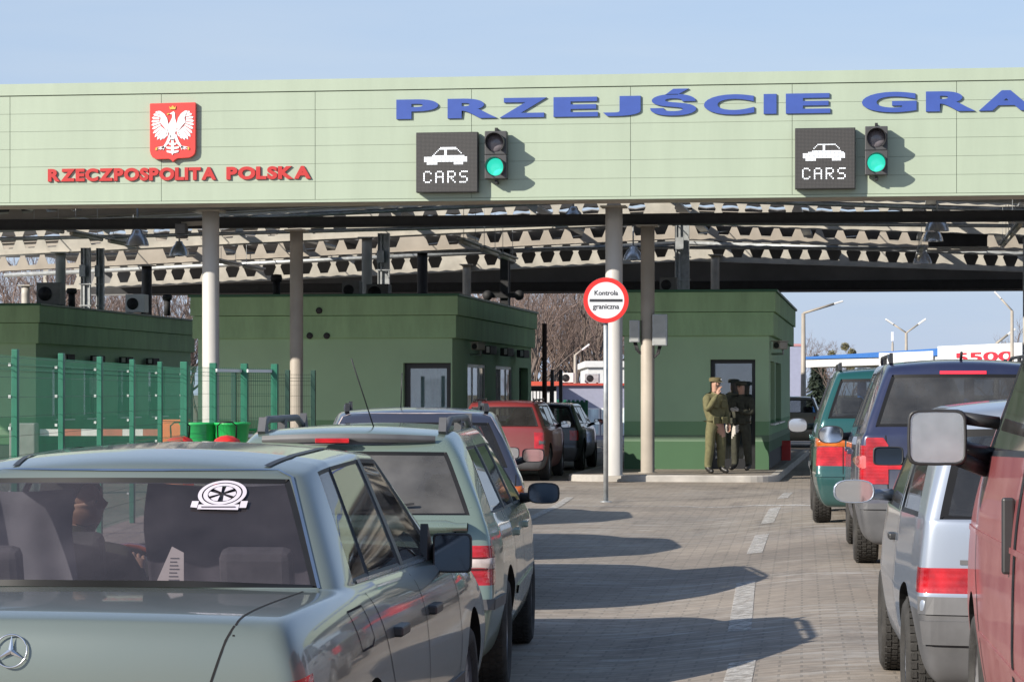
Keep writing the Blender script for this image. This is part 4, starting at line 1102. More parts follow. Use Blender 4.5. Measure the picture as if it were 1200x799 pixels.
# ------------------------------------------------------------------ lettering on the canopy
def glyph(ch, offset):
    c = bpy.data.curves.new('letter', 'FONT'); c.body = ch; c.extrude = .02; c.offset = offset; c.resolution_u = 6
    o = bpy.data.objects.new('letter', c); COL.objects.link(o); me = eval_mesh(o); bpy.data.objects.remove(o); bpy.data.curves.remove(c)
    lo = min(v.co.y for v in me.vertices)
    if ch == 'J':                                           # stand the J on the line
        hi = max(v.co.y for v in me.vertices)
        for v in me.vertices: v.co.y = -offset+(v.co.y-lo)/(hi-lo)*(.69+2*offset)
    return me
def letters(text, boxes, v_base, cap_px, name, label, m, offset, dep=.035):
    """each raised letter fills its own (left, right) photo columns on the canopy front"""
    um = (boxes[0][0]+boxes[-1][1])/2; um = min(um, 900)
    x0 = fx(boxes[0][0]); z = PY(um, v_base, FY).z; hgt = cap_px/FPX*tY(um, FY); cap = .69+2*offset
    t = thing(name, label, 'lettering', (x0, FY-.014, z))
    for ch, (a, b_) in zip(text.replace(' ', ''), boxes):
        me = glyph(ch, offset); mn = min(v.co.x for v in me.vertices); mx = max(v.co.x for v in me.vertices)
        xa, xb = fx(a)-x0, fx(b_)-x0
        for v in me.vertices: v.co = Vector((xa+(v.co.x-mn)/(mx-mn)*(xb-xa), -(v.co.z+.02)*dep/.04, (v.co.y+offset)*hgt/cap))
        me.materials.append(m); me.name = 'letter'
        bm = bmesh.new(); bm.from_mesh(me); bmesh.ops.remove_doubles(bm, verts=bm.verts[:], dist=1e-5); bmesh.ops.recalc_face_normals(bm, faces=bm.faces[:]); bm.to_mesh(me); bm.free()
        for p in me.polygons: p.use_smooth = False
        o = bpy.data.objects.new('letter', me); COL.objects.link(o); o.parent = t
def spread(text, u0, u1, gap):
    """natural letter widths scaled to fill u0..u1"""
    ws = []
    for ch in text:
        me = glyph(ch, .045); ws.append(max(v.co.x for v in me.vertices)-min(v.co.x for v in me.vertices)); bpy.data.meshes.remove(me)
    k = (u1-u0)/(sum(ws)+gap*(len(text)-1)); out, u = [], u0
    for w in ws: out.append((u, u+w*k)); u += (w+gap)*k
    return out
M['letter_blue'] = mat('blue_letter_paint', (.045, .088, .34), .4, var=.05)
M['letter_red'] = mat('red_letter_paint', (.48, .032, .030), .4, var=.05)
letters('PRZEJŚCIEGRANICZNE', [(465, 514), (525, 583), (586, 641), (649, 701), (707, 751), (762, 816), (825, 884), (895, 910), (921, 973), (1010, 1074), (1085, 1143), (1147, 1212), (1222, 1280), (1292, 1307), (1318, 1377), (1387, 1442), (1452, 1512), (1524, 1577)],
        134.0, 23.5, 'border_sign_lettering', 'extended blue raised letters PRZEJŚCIE GRA along the upper canopy front', M['letter_blue'], .045)
letters('RZECZPOSPOLITAPOLSKA', spread('RZECZPOSPOLITA', 57, 254, .035)+spread('POLSKA', 266, 365, .035), 211.5, 15.0, 'country_name_lettering', 'smaller red raised letters under the eagle shield on the canopy', M['letter_red'], .055)

# coat of arms
t = thing('eagle_shield', 'red shield with a white crowned eagle, on the canopy above the red letters', 'emblem', PY(204, 155, FY))
su = 1/ (FPX/tY(204, FY))
def sh(px, py): return ((px-386)/8.88*su, -(py-398)/8.88*su)
out = [(142, 118), (140, 112), (146, 103), (622, 98), (632, 104), (630, 590), (622, 630), (600, 655), (560, 672), (440, 678), (412, 690), (388, 716), (372, 694), (345, 682), (215, 684), (172, 665), (150, 630), (142, 590)]
mb = MB(); mb.prism([sh(*p) for p in out], -.10, -.02, 'XZ'); mb.build('shield', mat('red_enamel', (.66, .055, .045), .35, 0, .3, var=.03), t, bevel=.008)
wm = mat('white_enamel', (.82, .82, .84), .4, var=.03)
mb = MB().use(wm)
def flat(poly, h=.012, m=None):
    if m: mb.use(m)
    mb.prism([sh(*p) for p in poly], -.10-h, -.099, 'XZ')
flat([(372, 205), (398, 188), (412, 205), (414, 262), (432, 320), (430, 372), (412, 420), (400, 490), (372, 490), (356, 420), (340, 372), (338, 330), (362, 296), (384, 250), (384, 222), (352, 214)])   # body, neck, beak
for s_ in (-1, 1):
    def wx(p): return p if s_ < 0 else (2*386-p[0]+4, p[1])
    flat([wx(p) for p in [(345, 335), (330, 262), (300, 215), (256, 184), (228, 184), (250, 225), (262, 262), (250, 300), (290, 345), (330, 392)]], .016)
    for (ax, ay), (bx_, by_), w in (((250, 240), (182, 216), 13), ((246, 262), (166, 252), 13), ((246, 284), (160, 292), 13), ((250, 306), (160, 330), 13), ((258, 326), (168, 370), 13), ((268, 344), (178, 416), 14), ((282, 356), (196, 456), 14), ((298, 368), (222, 484), 14), ((314, 380), (256, 488), 13), ((330, 386), (290, 476), 12), ((344, 380), (318, 452), 11), ((240, 216), (206, 190), 12)):
        d = Vector((bx_-ax, by_-ay)); n_ = Vector((-d.y, d.x)).normalized()*w
        flat([wx(p) for p in [(ax+n_.x*.6, ay+n_.y*.6), (ax-n_.x*.6, ay-n_.y*.6), (lerp(ax, bx_, .8)-n_.x, lerp(ay, by_, .8)-n_.y), (bx_, by_), (lerp(ax, bx_, .8)+n_.x, lerp(ay, by_, .8)+n_.y)]], .010)
    flat([wx(p) for p in [(352, 420), (322, 500), (286, 556), (302, 566), (344, 520), (376, 450)]])          # leg
    for tip in ((214, 562), (222, 584), (250, 590), (286, 594)):
        flat([wx(p) for p in [(292, 548), (304, 566), tip]], .014)
    for k, (ty_, tx_) in enumerate(((520, 344), (560, 318), (600, 322))):
        flat([wx(p) for p in [(382, ty_), (382, ty_+26), (tx_+6, ty_+14), (tx_, ty_-6)]], .014)              # tail
flat([(372, 480), (400, 480), (398, 620), (386, 644), (374, 620)])
mb.build('eagle', None, t)
mb = MB().use(mat('gold_enamel', (.75, .48, .10), .35, .3, var=.03))
flat([(360, 168), (352, 136), (370, 150), (390, 128), (408, 150), (424, 136), (418, 168)], .016)
flat([(326, 216), (352, 206), (354, 216), (334, 226)], .016)
for dx in (0,): flat([(206, 566), (226, 558), (222, 590), (204, 590)], .016); flat([(548, 558), (566, 566), (566, 590), (552, 590)], .016)
mb.build('crown', None, t)

# ------------------------------------------------------------------ lane displays and lane signals
M['led_off'] = None
def led_mat():
    m, n, l, b = new_mat('display_face'); tc = n.new('ShaderNodeTexCoord'); br = n.new('ShaderNodeTexBrick')
    mp = n.new('ShaderNodeMapping'); mp.inputs['Rotation'].default_value = (R(90), 0, 0); l.new(tc.outputs['Object'], mp.inputs[0]); l.new(mp.outputs[0], br.inputs[0])
    br.offset = 0; br.inputs['Scale'].default_value = 1; br.inputs['Brick Width'].default_value = .0232; br.inputs['Row Height'].default_value = .0232; br.inputs['Mortar Size'].default_value = .0045
    br.inputs['Color1'].default_value = (.085, .08, .078, 1); br.inputs['Color2'].default_value = (.075, .07, .07, 1); br.inputs['Mortar'].default_value = (.02, .02, .02, 1)
    l.new(br.outputs['Color'], b.inputs['Base Color']); b.inputs['Roughness'].default_value = .6
    return m
M['led_face'] = led_mat()
M['led_on'] = mat('lit_white_dots', (.75, .78, .8), .5, var=0, emit=(.86, .90, 1), estr=.42)
CARMAP = ["................", "......#########.....", ".....##..##...##....", "....##...##....##...", "..####...##.....##..", "####################", "####################", "####################", "####################", ".######........#####.", "..####..........####."]
FONT5 = {'C': [".###.", "#...#", "#....", "#....", "#....", "#...#", ".###."], 'A': [".###.", "#...#", "#...#", "#####", "#...#", "#...#", "#...#"],
         'R': ["####.", "#...#", "#...#", "####.", "#.#..", "#..#.", "#...#"], 'S': [".####", "#....", "#....", ".###.", "....#", "....#", "####."]}
def display(u0, u1, v0, v1, label):
    a, b_ = PY(u0, v1, FY), PY(u1, v0, FY); w, h = b_.x-a.x, b_.z-a.z
    t = thing('lane_display', label, 'lane sign', (a.x+w/2, FY-.014, a.z))
    mb = MB(); mb.box(-w/2, w/2, -.20, -.02, 0, h); mb.build('case', mat('display_case', (.03, .03, .03), .5, var=.2), t, bevel=.008)
    mb = MB(); mb.box(-w/2+.012, w/2-.012, -.206, -.2015, .012, h-.012); mb.build('screen', M['led_face'], t)
    mb = MB(); d = w/46
    def dot(cx, cz, q): mb.lathe([(q*.46, -.211), (q*.46, -.2065)], (cx, 0, cz), 'Y', 6)
    # the car, as lit dots on a fine grid
    def incar(x, z):
        if .0 <= z < .40: body = True
        prof = [(-.5, .12), (-.49, .40), (-.30, .44), (-.13, .88), (-.08, .92), (.24, .92), (.30, .86), (.44, .46), (.5, .40), (.5, .10)]
        top = None
        for (xa, za), (xb, zb_) in zip(prof, prof[1:]):
            if xa <= x <= xb and xb > xa: top = za+(zb_-za)*(x-xa)/(xb-xa)
        if top is None or z > top: return False
        for c in (-.29, .31):
            if abs(x-c) < .12 and z < .12: return True
        if z < .12: return False
        if .50 < z < .82:
            lft = -.25+(z-.50)*.38; rgt = .42-(z-.50)*.46
            if lft < x < -.0 or .05 < x < rgt: return False
        return True
    cw, chh = w*.70, h*.30; z0 = h*.47
    k = int(cw/d)
    for i in range(k+1):
        for j in range(int(chh/d)+1):
            x, z = i/k-.5, j*d/chh
            if incar(x, z): dot(-w*.03+x*cw, z0+j*d, d)
    cwid = 5*d*1.15; tot = 4*5+3*2
    for q, ch in enumerate('CARS'):
        for r_, row in enumerate(FONT5[ch]):
            for c_, px in enumerate(row):
                if px == '#': dot(-w*.02+(q*7+c_-tot/2+.5)*d*1.28, h*.17+(6-r_)*d*1.28, d*1.3)
    mb.build('lit_dots', M['led_on'], t)
display(490, 562, 156, 227, 'square dark display reading CARS, left of the two on the canopy')
display(932, 1002.5, 151, 223, 'square dark display reading CARS, right of the two on the canopy')
M['sig_body'] = mat('signal_housing', (.06, .06, .063), .5, var=.15)
M['sig_off'] = mat('unlit_lens', (.20, .18, .20), .25, 0, .6, var=.25, vscale=12)
M['sig_green'] = mat('lit_green_lens', (.05, .45, .35), .25, 0, .6, var=.1, emit=(.03, .62, .44), estr=.75)
def signal(u, v, label):
    p = PY(u, v, FY); t = thing('lane_signal', label, 'traffic light', (p.x, FY+.05, p.z))
    mb = MB(); mb.box(-.19, .19, -.34, -.12, -.40, .01); mb.box(-.19, .19, -.34, -.12, .014, .42); mb.build('housing', M['sig_body'], t, bevel=.012)
    for z, m in ((.215, M['sig_off']), (-.20, M['sig_green'])):
        l = MB(); l.lathe([(.001, -.385), (.08, -.378), (.135, -.36), (.15, -.345)], (0, 0, z), 'Y', 28, closed=True); lo = l.build('lens', m, t)
        v_ = MB(); k = 28
        for q in range(k):
            a0, a1 = [R(-55)+R(290)*x/k for x in (q, q+1)]
            for_pts = []
            for a in (a0, a1):
                top_ = .5+.5*math.sin(a); d = .06+.20*top_
                for_pts.append((a, d))
            (a, d0), (a2, d1) = for_pts
            def rp(a, r, y): return v_.v((r*math.cos(a), y, z+r*math.sin(a)))
            q1 = [rp(a, .165, -.34), rp(a2, .165, -.34), rp(a2, .165, -.34-d1), rp(a, .165, -.34-d0)]
            q2 = [rp(a, .155, -.34), rp(a2, .155, -.34), rp(a2, .155, -.34-d1), rp(a, .155, -.34-d0)]
            v_.face(q1); v_.face(q2[::-1]); v_.face([q1[3], q1[2], q2[2], q2[3]])
        v_.build('visor', M['sig_body'], lo)
    b = MB()
    for z in (.44, -.44): b.bar((0, -.23, z*.95), (0, -.23, z*1.1), .05); b.bar((0, -.26, z*1.04), (0, 0, z*1.04), .04)
    b.build('bracket', M['dark_steel'], t)
signal(583.5, 184, 'two-lamp signal lit green beside the left display on the canopy')
signal(1027, 179, 'two-lamp signal lit green beside the right display on the canopy')

# ------------------------------------------------------------------ round border sign
g = gp(710, 588); t = thing('border_sign', 'round red-rimmed sign reading Kontrola graniczna on a thin grey pole', 'road sign', (g.x, g.y, 0), THETA)
mb = MB(); mb.tube([(0, 0, 0), (0, 0, 3.2)], .036, 14); mb.lathe([(.09, 0), (.09, .01), (.05, .014)], n=16); mb.build('pole', M['galv'], t)
zc, rr = EYE+(VH-352)/FPX*(EYE*FPX/(588-VH)), .333
mb = MB(); mb.lathe([(rr, 0), (rr, -.02)], (0, -.045, zc), 'Y', 56); mb.lathe([(rr+.004, .012), (rr+.004, -.024)], (0, -.045, zc), 'Y', 56, closed=True); d_ = mb.build('disc', M['galv'], t)
mb = MB(); mb.lathe([(rr-.002, -.0225), (.266, -.0225)], (0, -.045, zc), 'Y', 64, closed=True); mb.build('red_rim', mat('red_sign_film', (.72, .035, .03), .4, var=.04), t)
mb = MB(); mb.lathe([(.266, -.0222), (.001, -.0222)], (0, -.045, zc), 'Y', 64, closed=True); mb.build('white_face', mat('white_sign_film', (.74, .74, .76), .4, var=.03), t)
dk = mat('dark_sign_film', (.05, .05, .055), .5, var=.1)
mb = MB(); mb.box(-.24, .24, -.0705, -.0685, zc-.023, zc+.017); mb.build('bar', dk, t, bevel=.0)
for txt, z, w in (('Kontrola', zc+.075, .345), ('graniczna', zc-.125, .385)):
    c = bpy.data.curves.new('text', 'FONT'); c.body = txt; c.align_x = 'CENTER'; c.offset = .018
    o = bpy.data.objects.new('text', c); COL.objects.link(o); me = eval_mesh(o); bpy.data.objects.remove(o); bpy.data.curves.remove(c)
    mw = max(v.co.x for v in me.vertices)-min(v.co.x for v in me.vertices); s_ = w/mw
    for v in me.vertices: v.co = Vector((v.co.x*s_, -.0702, z+v.co.y*s_*1.02))
    me.materials.clear(); me.materials.append(dk); o = bpy.data.objects.new('word', me); COL.objects.link(o); o.parent = t
mb = MB(); mb.box(-.05, .05, -.04, .045, zc+.12, zc+.15); mb.box(-.05, .05, -.04, .045, zc-.15, zc-.12); mb.build('clamp', M['galv'], t)
# ------------------------------------------------------------------ inspection booths
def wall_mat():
    m, n, l, b = new_mat('two_tone_sun_evened_render')
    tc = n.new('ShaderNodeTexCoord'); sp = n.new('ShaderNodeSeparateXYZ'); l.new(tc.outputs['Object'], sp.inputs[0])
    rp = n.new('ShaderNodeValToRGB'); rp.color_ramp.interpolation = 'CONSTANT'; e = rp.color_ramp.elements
    e[0].position = 0; e[0].color = (.058, .128, .064, 1); e[1].position = .163; e[1].color = (.15, .23, .15, 1)  # colour offsets the light: sunlit foot painted darker, shaded band above paler
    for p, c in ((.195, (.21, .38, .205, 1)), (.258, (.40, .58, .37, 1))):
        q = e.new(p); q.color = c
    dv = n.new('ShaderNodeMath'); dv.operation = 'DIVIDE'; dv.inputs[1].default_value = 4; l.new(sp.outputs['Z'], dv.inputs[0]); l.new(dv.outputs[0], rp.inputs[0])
    nz = n.new('ShaderNodeTexNoise'); nz.inputs['Scale'].default_value = 1.2; nz.inputs['Detail'].default_value = 6; l.new(tc.outputs['Object'], nz.inputs[0])
    r2 = n.new('ShaderNodeValToRGB'); r2.color_ramp.elements[0].color = (.86, .86, .86, 1); r2.color_ramp.elements[1].color = (1.12, 1.12, 1.12, 1)
    l.new(nz.outputs['Fac'], r2.inputs[0]); mx = n.new('ShaderNodeMixRGB'); mx.blend_type = 'MULTIPLY'; mx.inputs[0].default_value = 1
    l.new(rp.outputs[0], mx.inputs[1]); l.new(r2.outputs[0], mx.inputs[2]); l.new(mx.outputs[0], b.inputs['Base Color']); b.inputs['Roughness'].default_value = .8
    nb = n.new('ShaderNodeTexNoise'); nb.inputs['Scale'].default_value = 130; bp = n.new('ShaderNodeBump'); bp.inputs['Strength'].default_value = .15; bp.inputs['Distance'].default_value = .004
    l.new(nb.outputs['Fac'], bp.inputs['Height']); l.new(bp.outputs[0], b.inputs['Normal'])
    return m
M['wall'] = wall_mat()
M['cornice'] = mat('green_render_band', (.33, .51, .285), .75, var=.16, vscale=2.5, stretch=(1, 1, .25))
M['cap'] = mat('green_metal_coping', (.02, .10, .045), .45, var=.12)
M['plinth'] = mat('black_plinth', (.022, .022, .024), .7, var=.3)
M['frame'] = mat('dark_window_frame', (.02, .02, .022), .4, var=.15)
M['white_frame'] = mat('white_window_frame', (.78, .78, .76), .4, var=.06)
M['steel'] = mat('brushed_steel_sill', (.5, .5, .5), .35, .7, var=.1)
M['room'] = mat('booth_room_lining', (.16, .19, .20), .8, var=.15)
M['blind'] = mat('window_blind', (.62, .76, .82), .7, var=.3, vscale=4, stretch=(1, 1, .3))
def booth(label, u, t, width, depth, H, front, side, name='inspection_booth'):
    """origin at the front right corner of the wall; front openings (x0,x1,z0,z1,kind), side openings (d0,d1,z0,z1,kind)"""
    p = P(u, VH, t); root = thing(name, label, 'booth', (p.x, p.y, 0))
    th = .28
    mb = MB()
    def wall(axis, L, ops):
        ss = sorted(set([0 if axis == 'f' else th, L-(th if axis == 's' else 0)]+[q for o in ops for q in o[:2]])); zs = sorted(set([.12+.33, 2.72]+[q for o in ops for q in o[2:4]]))
        for a, b_ in zip(ss, ss[1:]):
            for z0, z1 in zip(zs, zs[1:]):
                if any(o[0] <= (a+b_)/2 <= o[1] and o[2] <= (z0+z1)/2 <= o[3] for o in ops): continue
                if axis == 'f': mb.box(-b_, -a, 0, th, z0, z1)
                else: mb.box(-th, 0, a, b_, z0, z1)
    wall('f', width, front); wall('s', depth, [(max(o[0], th), *o[1:]) for o in side])
    mb.box(-width, -width+th, th, depth-th, .45, 2.72); mb.box(-width, 0, depth-th, depth, .45, 2.72)
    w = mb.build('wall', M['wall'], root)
    mb = MB()
    doors = [o for o in front if o[4] == 'door']
    xs = [0]+[q for o in doors for q in o[:2]]+[width]
    for a, b_ in zip(xs[::2], xs[1::2]): mb.box(-b_-.0+.02, -a-.02, .03, th, .1, .45)
    mb.box(-th, -.02, th, depth-.02, .1, .45); mb.box(-width+.02, -width+th, th, depth-.02, .1, .45); mb.build('plinth', M['plinth'], root)
    mb = MB()
    mb.box(-width-.09, .09, -.09, depth+.09, 2.70, H-.44); mb.box(-width-.13, .13, -.13, depth+.13, H-.43, H-.05)
    mb.build('cornice', M['cornice'], root, bevel=.006)
    mb = MB(); mb.box(-width-.17, .17, -.17, depth+.17, H-.05, H); mb.build('roof_coping', M['cap'], root, bevel=.008)
    mb = MB(); mb.box(-width+.3, -.3, .7, .75, .2, 2.7); mb.box(-width+.3, -.3, .75, depth-.3, .12, .2); mb.build('inner_wall', M['room'], root)
    for (a, b_, z0, z1, kind) in front:
        if kind == 'door':
            d = MB(); f = .075; y = .20
            for q in ((-b_, -b_+f, z0, z1), (-a-f, -a, z0, z1), (-b_+f, -a-f, z1-f, z1), (-b_+f, -a-f, z0, z0+.2)): d.box(q[0], q[1], y, y+.06, q[2], q[3])
            do = d.build('door', M['frame'], root)
            g = MB(); g.box(-b_+f, -a-f, y+.02, y+.03, z0+.2, z1-f); g.build('pane', M['glass_building'], do)
            h = MB(); h.tube([(-a-.10, y-.05, 1.0), (-a-.10, y-.05, 1.25)], .014, 8); h.bar((-a-.10, y-.05, 1.02), (-a-.10, y, 1.02), .02); h.build('handle', M['steel'], do)
        else:
            d = MB(); f = .11; y = .18
            for q in ((-b_, -b_+f, z0, z1), (-a-f, -a, z0, z1), (-b_+f, -a-f, z1-f, z1), (-b_+f, -a-f, z0, z0+f)): d.box(q[0], q[1], y, y+.06, q[2], q[3])
            do = d.build('window', M['frame'], root)
            g = MB(); g.box(-b_+f, -a-f, y+.02, y+.03, z0+f, z1-f); g.build('pane', M['glass_building'], do)
            bl = MB()
            bl.grid(lambda p, q: Vector((lerp(-b_+f, -a-f, p), y+.072+.012*math.sin(p*31), lerp(z0+f, z1-f, q))), 40, 2)
            bl.build('blind', M['blind'], do)
            s_ = MB(); s_.box(-b_-.02, -a+.0, -.05, y, z0-.03, z0-.003); s_.build('sill', M['steel'], do)
    for (a, b_, z0, z1, kind) in side:
        d = MB(); f = .07; x = -.02 if kind == 'white' else -.18; fm = M['white_frame'] if kind == 'white' else M['frame']
        for q in ((a, a+f, z0, z1), (b_-f, b_, z0, z1), (a+f, b_-f, z1-f, z1), (a+f, b_-f, z0, z0+f)): d.box(x-.06, x, q[0], q[1], q[2], q[3])
        if kind == 'white':
            for k in (1, 2): d.box(x-.055, x-.005, a+(b_-a)*k/3-.03, a+(b_-a)*k/3+.03, z0+f, z1-f)
        do = d.build('window', fm, root)
        g = MB(); g.box(x-.03, x-.02, a+f, b_-f, z0+f, z1-f); g.build('pane', M['glass_building'], do)
        s_ = MB(); s_.box(x, .09, a-.03, b_+.03, z0-.035, z0-.003); s_.build('sill', M['steel'], do)
    return root, p
b3, p3 = booth('small green booth with a glass door behind the two uniformed people', 901, 51.0, 2.80, 12.2, 3.59, [(.26, 1.13, .12, 2.24, 'door')], [(.8, 2.9, 1.0, 2.22, 'dark'), (3.4, 6.4, 1.0, 2.22, 'dark')])
b2, p2 = booth('wide green booth with a dark framed window, behind the left white column', 530, 53.2, 5.25, 12.2, 3.59, [(.03, 1.0, 1.0, 2.2, 'window')], [(2.0, 4.6, 1.0, 2.2, 'white'), (6.1, 8.8, 1.0, 2.2, 'white'), (10, 11.6, 1.0, 2.2, 'dark')])
b1, p1_ = booth('green booth behind the mesh fence at the left edge', 42, 59.0, 5.25, 13.4, 3.59, [(1.2, 2.4, 1.0, 2.2, 'window')], [(1.2, 2.6, 1.0, 2.2, 'dark'), (3.6, 5.0, 1.0, 2.2, 'dark'), (6.4, 8.2, 1.0, 2.2, 'dark'), (9.2, 10.8, 1.0, 2.2, 'dark')])
M['ac'] = mat('air_conditioner_grey', (.20, .20, .19), .6, var=.15)
M['ac_white'] = mat('air_conditioner_white', (.66, .66, .64), .5, var=.05)
def aircon(p, w, d, h, m, label, fans=1, rz=0, legs=.0):
    t = thing('air_conditioner', label, 'air conditioner', p, rz)
    mb = MB(); mb.box(-w/2, w/2, 0, d, .04, h); o = mb.build('casing', m, t, bevel=.015)
    for k in range(fans):
        x = -w*.12 if fans == 1 else (k-.5)*w*.5
        g = MB(); r = min(h*.36, w*.3)
        for q in range(5): g.lathe([(r*(q+1)/5, -.012), (r*(q+1)/5-.008, -.018), (r*(q+1)/5-.014, -.012)], (x, 0, h*.52), 'Y', 24, closed=True)
        for q in range(6): g.bar((x, -.014, h*.52), (x+r*math.cos(q*math.pi/3), -.014, h*.52+r*math.sin(q*math.pi/3)), .008)
        g.build('fan_grille', M['dark_steel'], o)
        f = MB(); f.lathe([(r*1.0, -.003), (.001, -.004)], (x, 0, h*.52), 'Y', 24); f.build('fan', M['frame'], o)
    l = MB()
    for x in (-w*.35, w*.35): l.box(x-.03, x+.03, .05, d-.05, -.0, .04)
    l.build('foot', M['dark_steel'], t); return t
def roofpt(u, t): p = P(u, VH, t); p.z = 3.59; return p
aircon(roofpt(56, 61), .55, .45, .55, M['ac'], 'grey box-shaped air conditioner on the left booth roof, nearest its front')
aircon(roofpt(158, 67), .5, .4, .5, M['ac_white'], 'pale air conditioner at the back of the left booth roof')
aircon(roofpt(411, 57), .38, .35, .42, M['ac'], 'grey air conditioner on the wide booth roof beside a cream column')
aircon(roofpt(442, 58.2), .5, .4, .40, M['ac'], 'low dark air conditioner on the wide booth roof, right of the cream column')
aircon(roofpt(783, 53), .34, .35, .32, M['ac'], 'small grey air conditioner on the roof of the booth with the glass door')
for i, (u, t_, h) in enumerate(((84, 62, .45), (196, 68.5, .55), (324, 57, .55))):
    t = thing('roof_vent', ['short black vent pipe on the left booth roof beside a cream column', 'black vent pipe at the far end of the left booth roof', 'dark vent pipe on the wide booth roof, left of the grey column'][i], 'vent pipe', roofpt(u, t_))
    mb = MB(); mb.lathe([(.08, 0), (.08, h*.75)], n=16); mb.build('pipe', M['plinth'], t); mb = MB(); mb.lathe([(.11, h*.72), (.13, h*.85), (.11, h), (.001, h+.01)], n=16); mb.build('cowl', M['plinth'], t)
# round vents in the wall of the wide booth
for i, (u, v) in enumerate(((374, 364), (363, 393.5), (383, 393.5))):
    p = PY(u, v, p2.y-(.13 if v < 380 else .09)); t = thing('wall_vent', ['upper round black vent on the front of the wide booth', 'left of two black round vents on the wide booth', 'right of two black round vents on the wide booth'][i], 'vent', p)
    mb = MB(); mb.lathe([(.065, 0), (.065, -.02), (.045, -.03), (.001, -.03)], axis='Y', n=20); mb.build('grille', M['plinth'], t)
# cameras and lamp boxes
def camera_on(p, label, rz=0):
    t = thing('security_camera', label, 'camera', p, rz)
    mb = MB(); mb.box(-.075, .075, -.34, .06, -.07, .07); o = mb.build('housing', M['column_grey'], t, bevel=.012)
    mb = MB(); mb.box(-.09, .09, -.40, .08, .075, .095); mb.build('sunshield', M['column_grey'], o)
    mb = MB(); mb.lathe([(.05, -.36), (.06, -.345)], axis='Y', n=16); mb.build('lens', M['frame'], o)
    mb = MB(); mb.tube([(0, 0, -.06), (0, 0, -.16), (-.28, .12, -.16)], .022, 8); mb.build('bracket', M['galv'], t); return t
camera_on(Vector((p3.x+.24, p3.y+.9, 2.52)), 'security camera on the right corner of the booth with the glass door', R(-20))
camera_on(Vector((p2.x+.34, p2.y+1.6, 2.55)), 'security camera on the right side of the wide booth', R(-14))
for k in range(3):
    t = thing('lane_lamp', 'small lamp box on the right side of the wide booth, in a row of three', 'lamp', (p2.x+.20, p2.y+3.2+k*2.7, 2.52), 0, 'lamp boxes on the wide booth')
    mb = MB(); mb.box(-.07, .11, -.02, .9, -.10, .08); mb.build('housing', M['plinth'], t, bevel=.01)
    mb = MB(); mb.box(.02, .09, -.03, -.021, -.07, .06); mb.build('lens', M['ac_white'], t)
for k in range(4):
    t = thing('lane_lamp', 'black lamp box above the windows of the left booth, in a row of four', 'lamp', (p1_.x+.16, p1_.y+1.4+k*2.4, 2.42), 0, 'lamp boxes on the left booth')
    mb = MB(); mb.box(-.07, .14, 0, .55, -.10, .06); mb.build('housing', M['plinth'], t, bevel=.01)
    mb = MB(); mb.box(.0, .10, -.01, -.001, -.07, .04); mb.build('lens', M['ac_white'], t)
t = thing('drain_pipe', 'rusty brown drain pipe at the back corner of the wide booth', 'pipe', (P(631, VH, 65.0).x+.15, P(631, VH, 65.0).y, 0))
mb = MB(); mb.tube([(0, 0, 0), (0, 0, 3.3)], .06, 10); mb.build('pipe', mat('rusty_paint', (.07, .03, .025), .7, var=.3), t)
mb = MB(); mb.box(-.08, .02, .0, .06, 2.4, 2.46); mb.box(-.08, .02, .0, .06, 1.0, 1.06); mb.build('clip', M['plinth'], t)
t = thing('notice_board', 'small pale notice on the wall of the left booth', 'notice', (p1_.x+.03, p1_.y+4.0, 1.55))
mb = MB(); mb.box(-.03, .0, -.0, .8, 0, .42); mb.build('panel', mat('faded_notice', (.42, .34, .36), .6, var=.3, vscale=9), t)
# cabinets strapped to the grey column
cx_ = PY(759, 0, 48.75)
for u, v0, v1, w, lab in ((743.5, 375, 401, 12, 'smaller grey cabinet strapped to the left side of the grey column'), (773, 368, 405, 17, 'larger grey cabinet strapped to the right side of the grey column')):
    Yc = 48.6; k = tY(u, Yc)/FPX; a = PY(u, v1, Yc); t = thing('cabinet', lab, 'cabinet', a)
    mb = MB(); mb.box(-w/2*k, w/2*k, 0, .22, 0, (v1-v0)*k); o = mb.build('case', M['galv'], t, bevel=.01)
    mb = MB(); mb.box(-w/2*k+.02, w/2*k-.02, -.008, -.002, .02, (v1-v0)*k-.02); mb.build('door', mat('cabinet_door', (.40, .41, .40), .5, .2, var=.1), o)
    mb = MB(); sgn = 1 if u < 759 else -1
    for q in range(3): mb.tube([(sgn*(.02*q-.02), .1, 0), (sgn*(.02+.03*q), .1, -.14-.03*q), (sgn*(.16), .12, -.20-.02*q), (sgn*.2, .15, -.1)], .016, 8)
    mb.build('cable', M['plinth'], t)

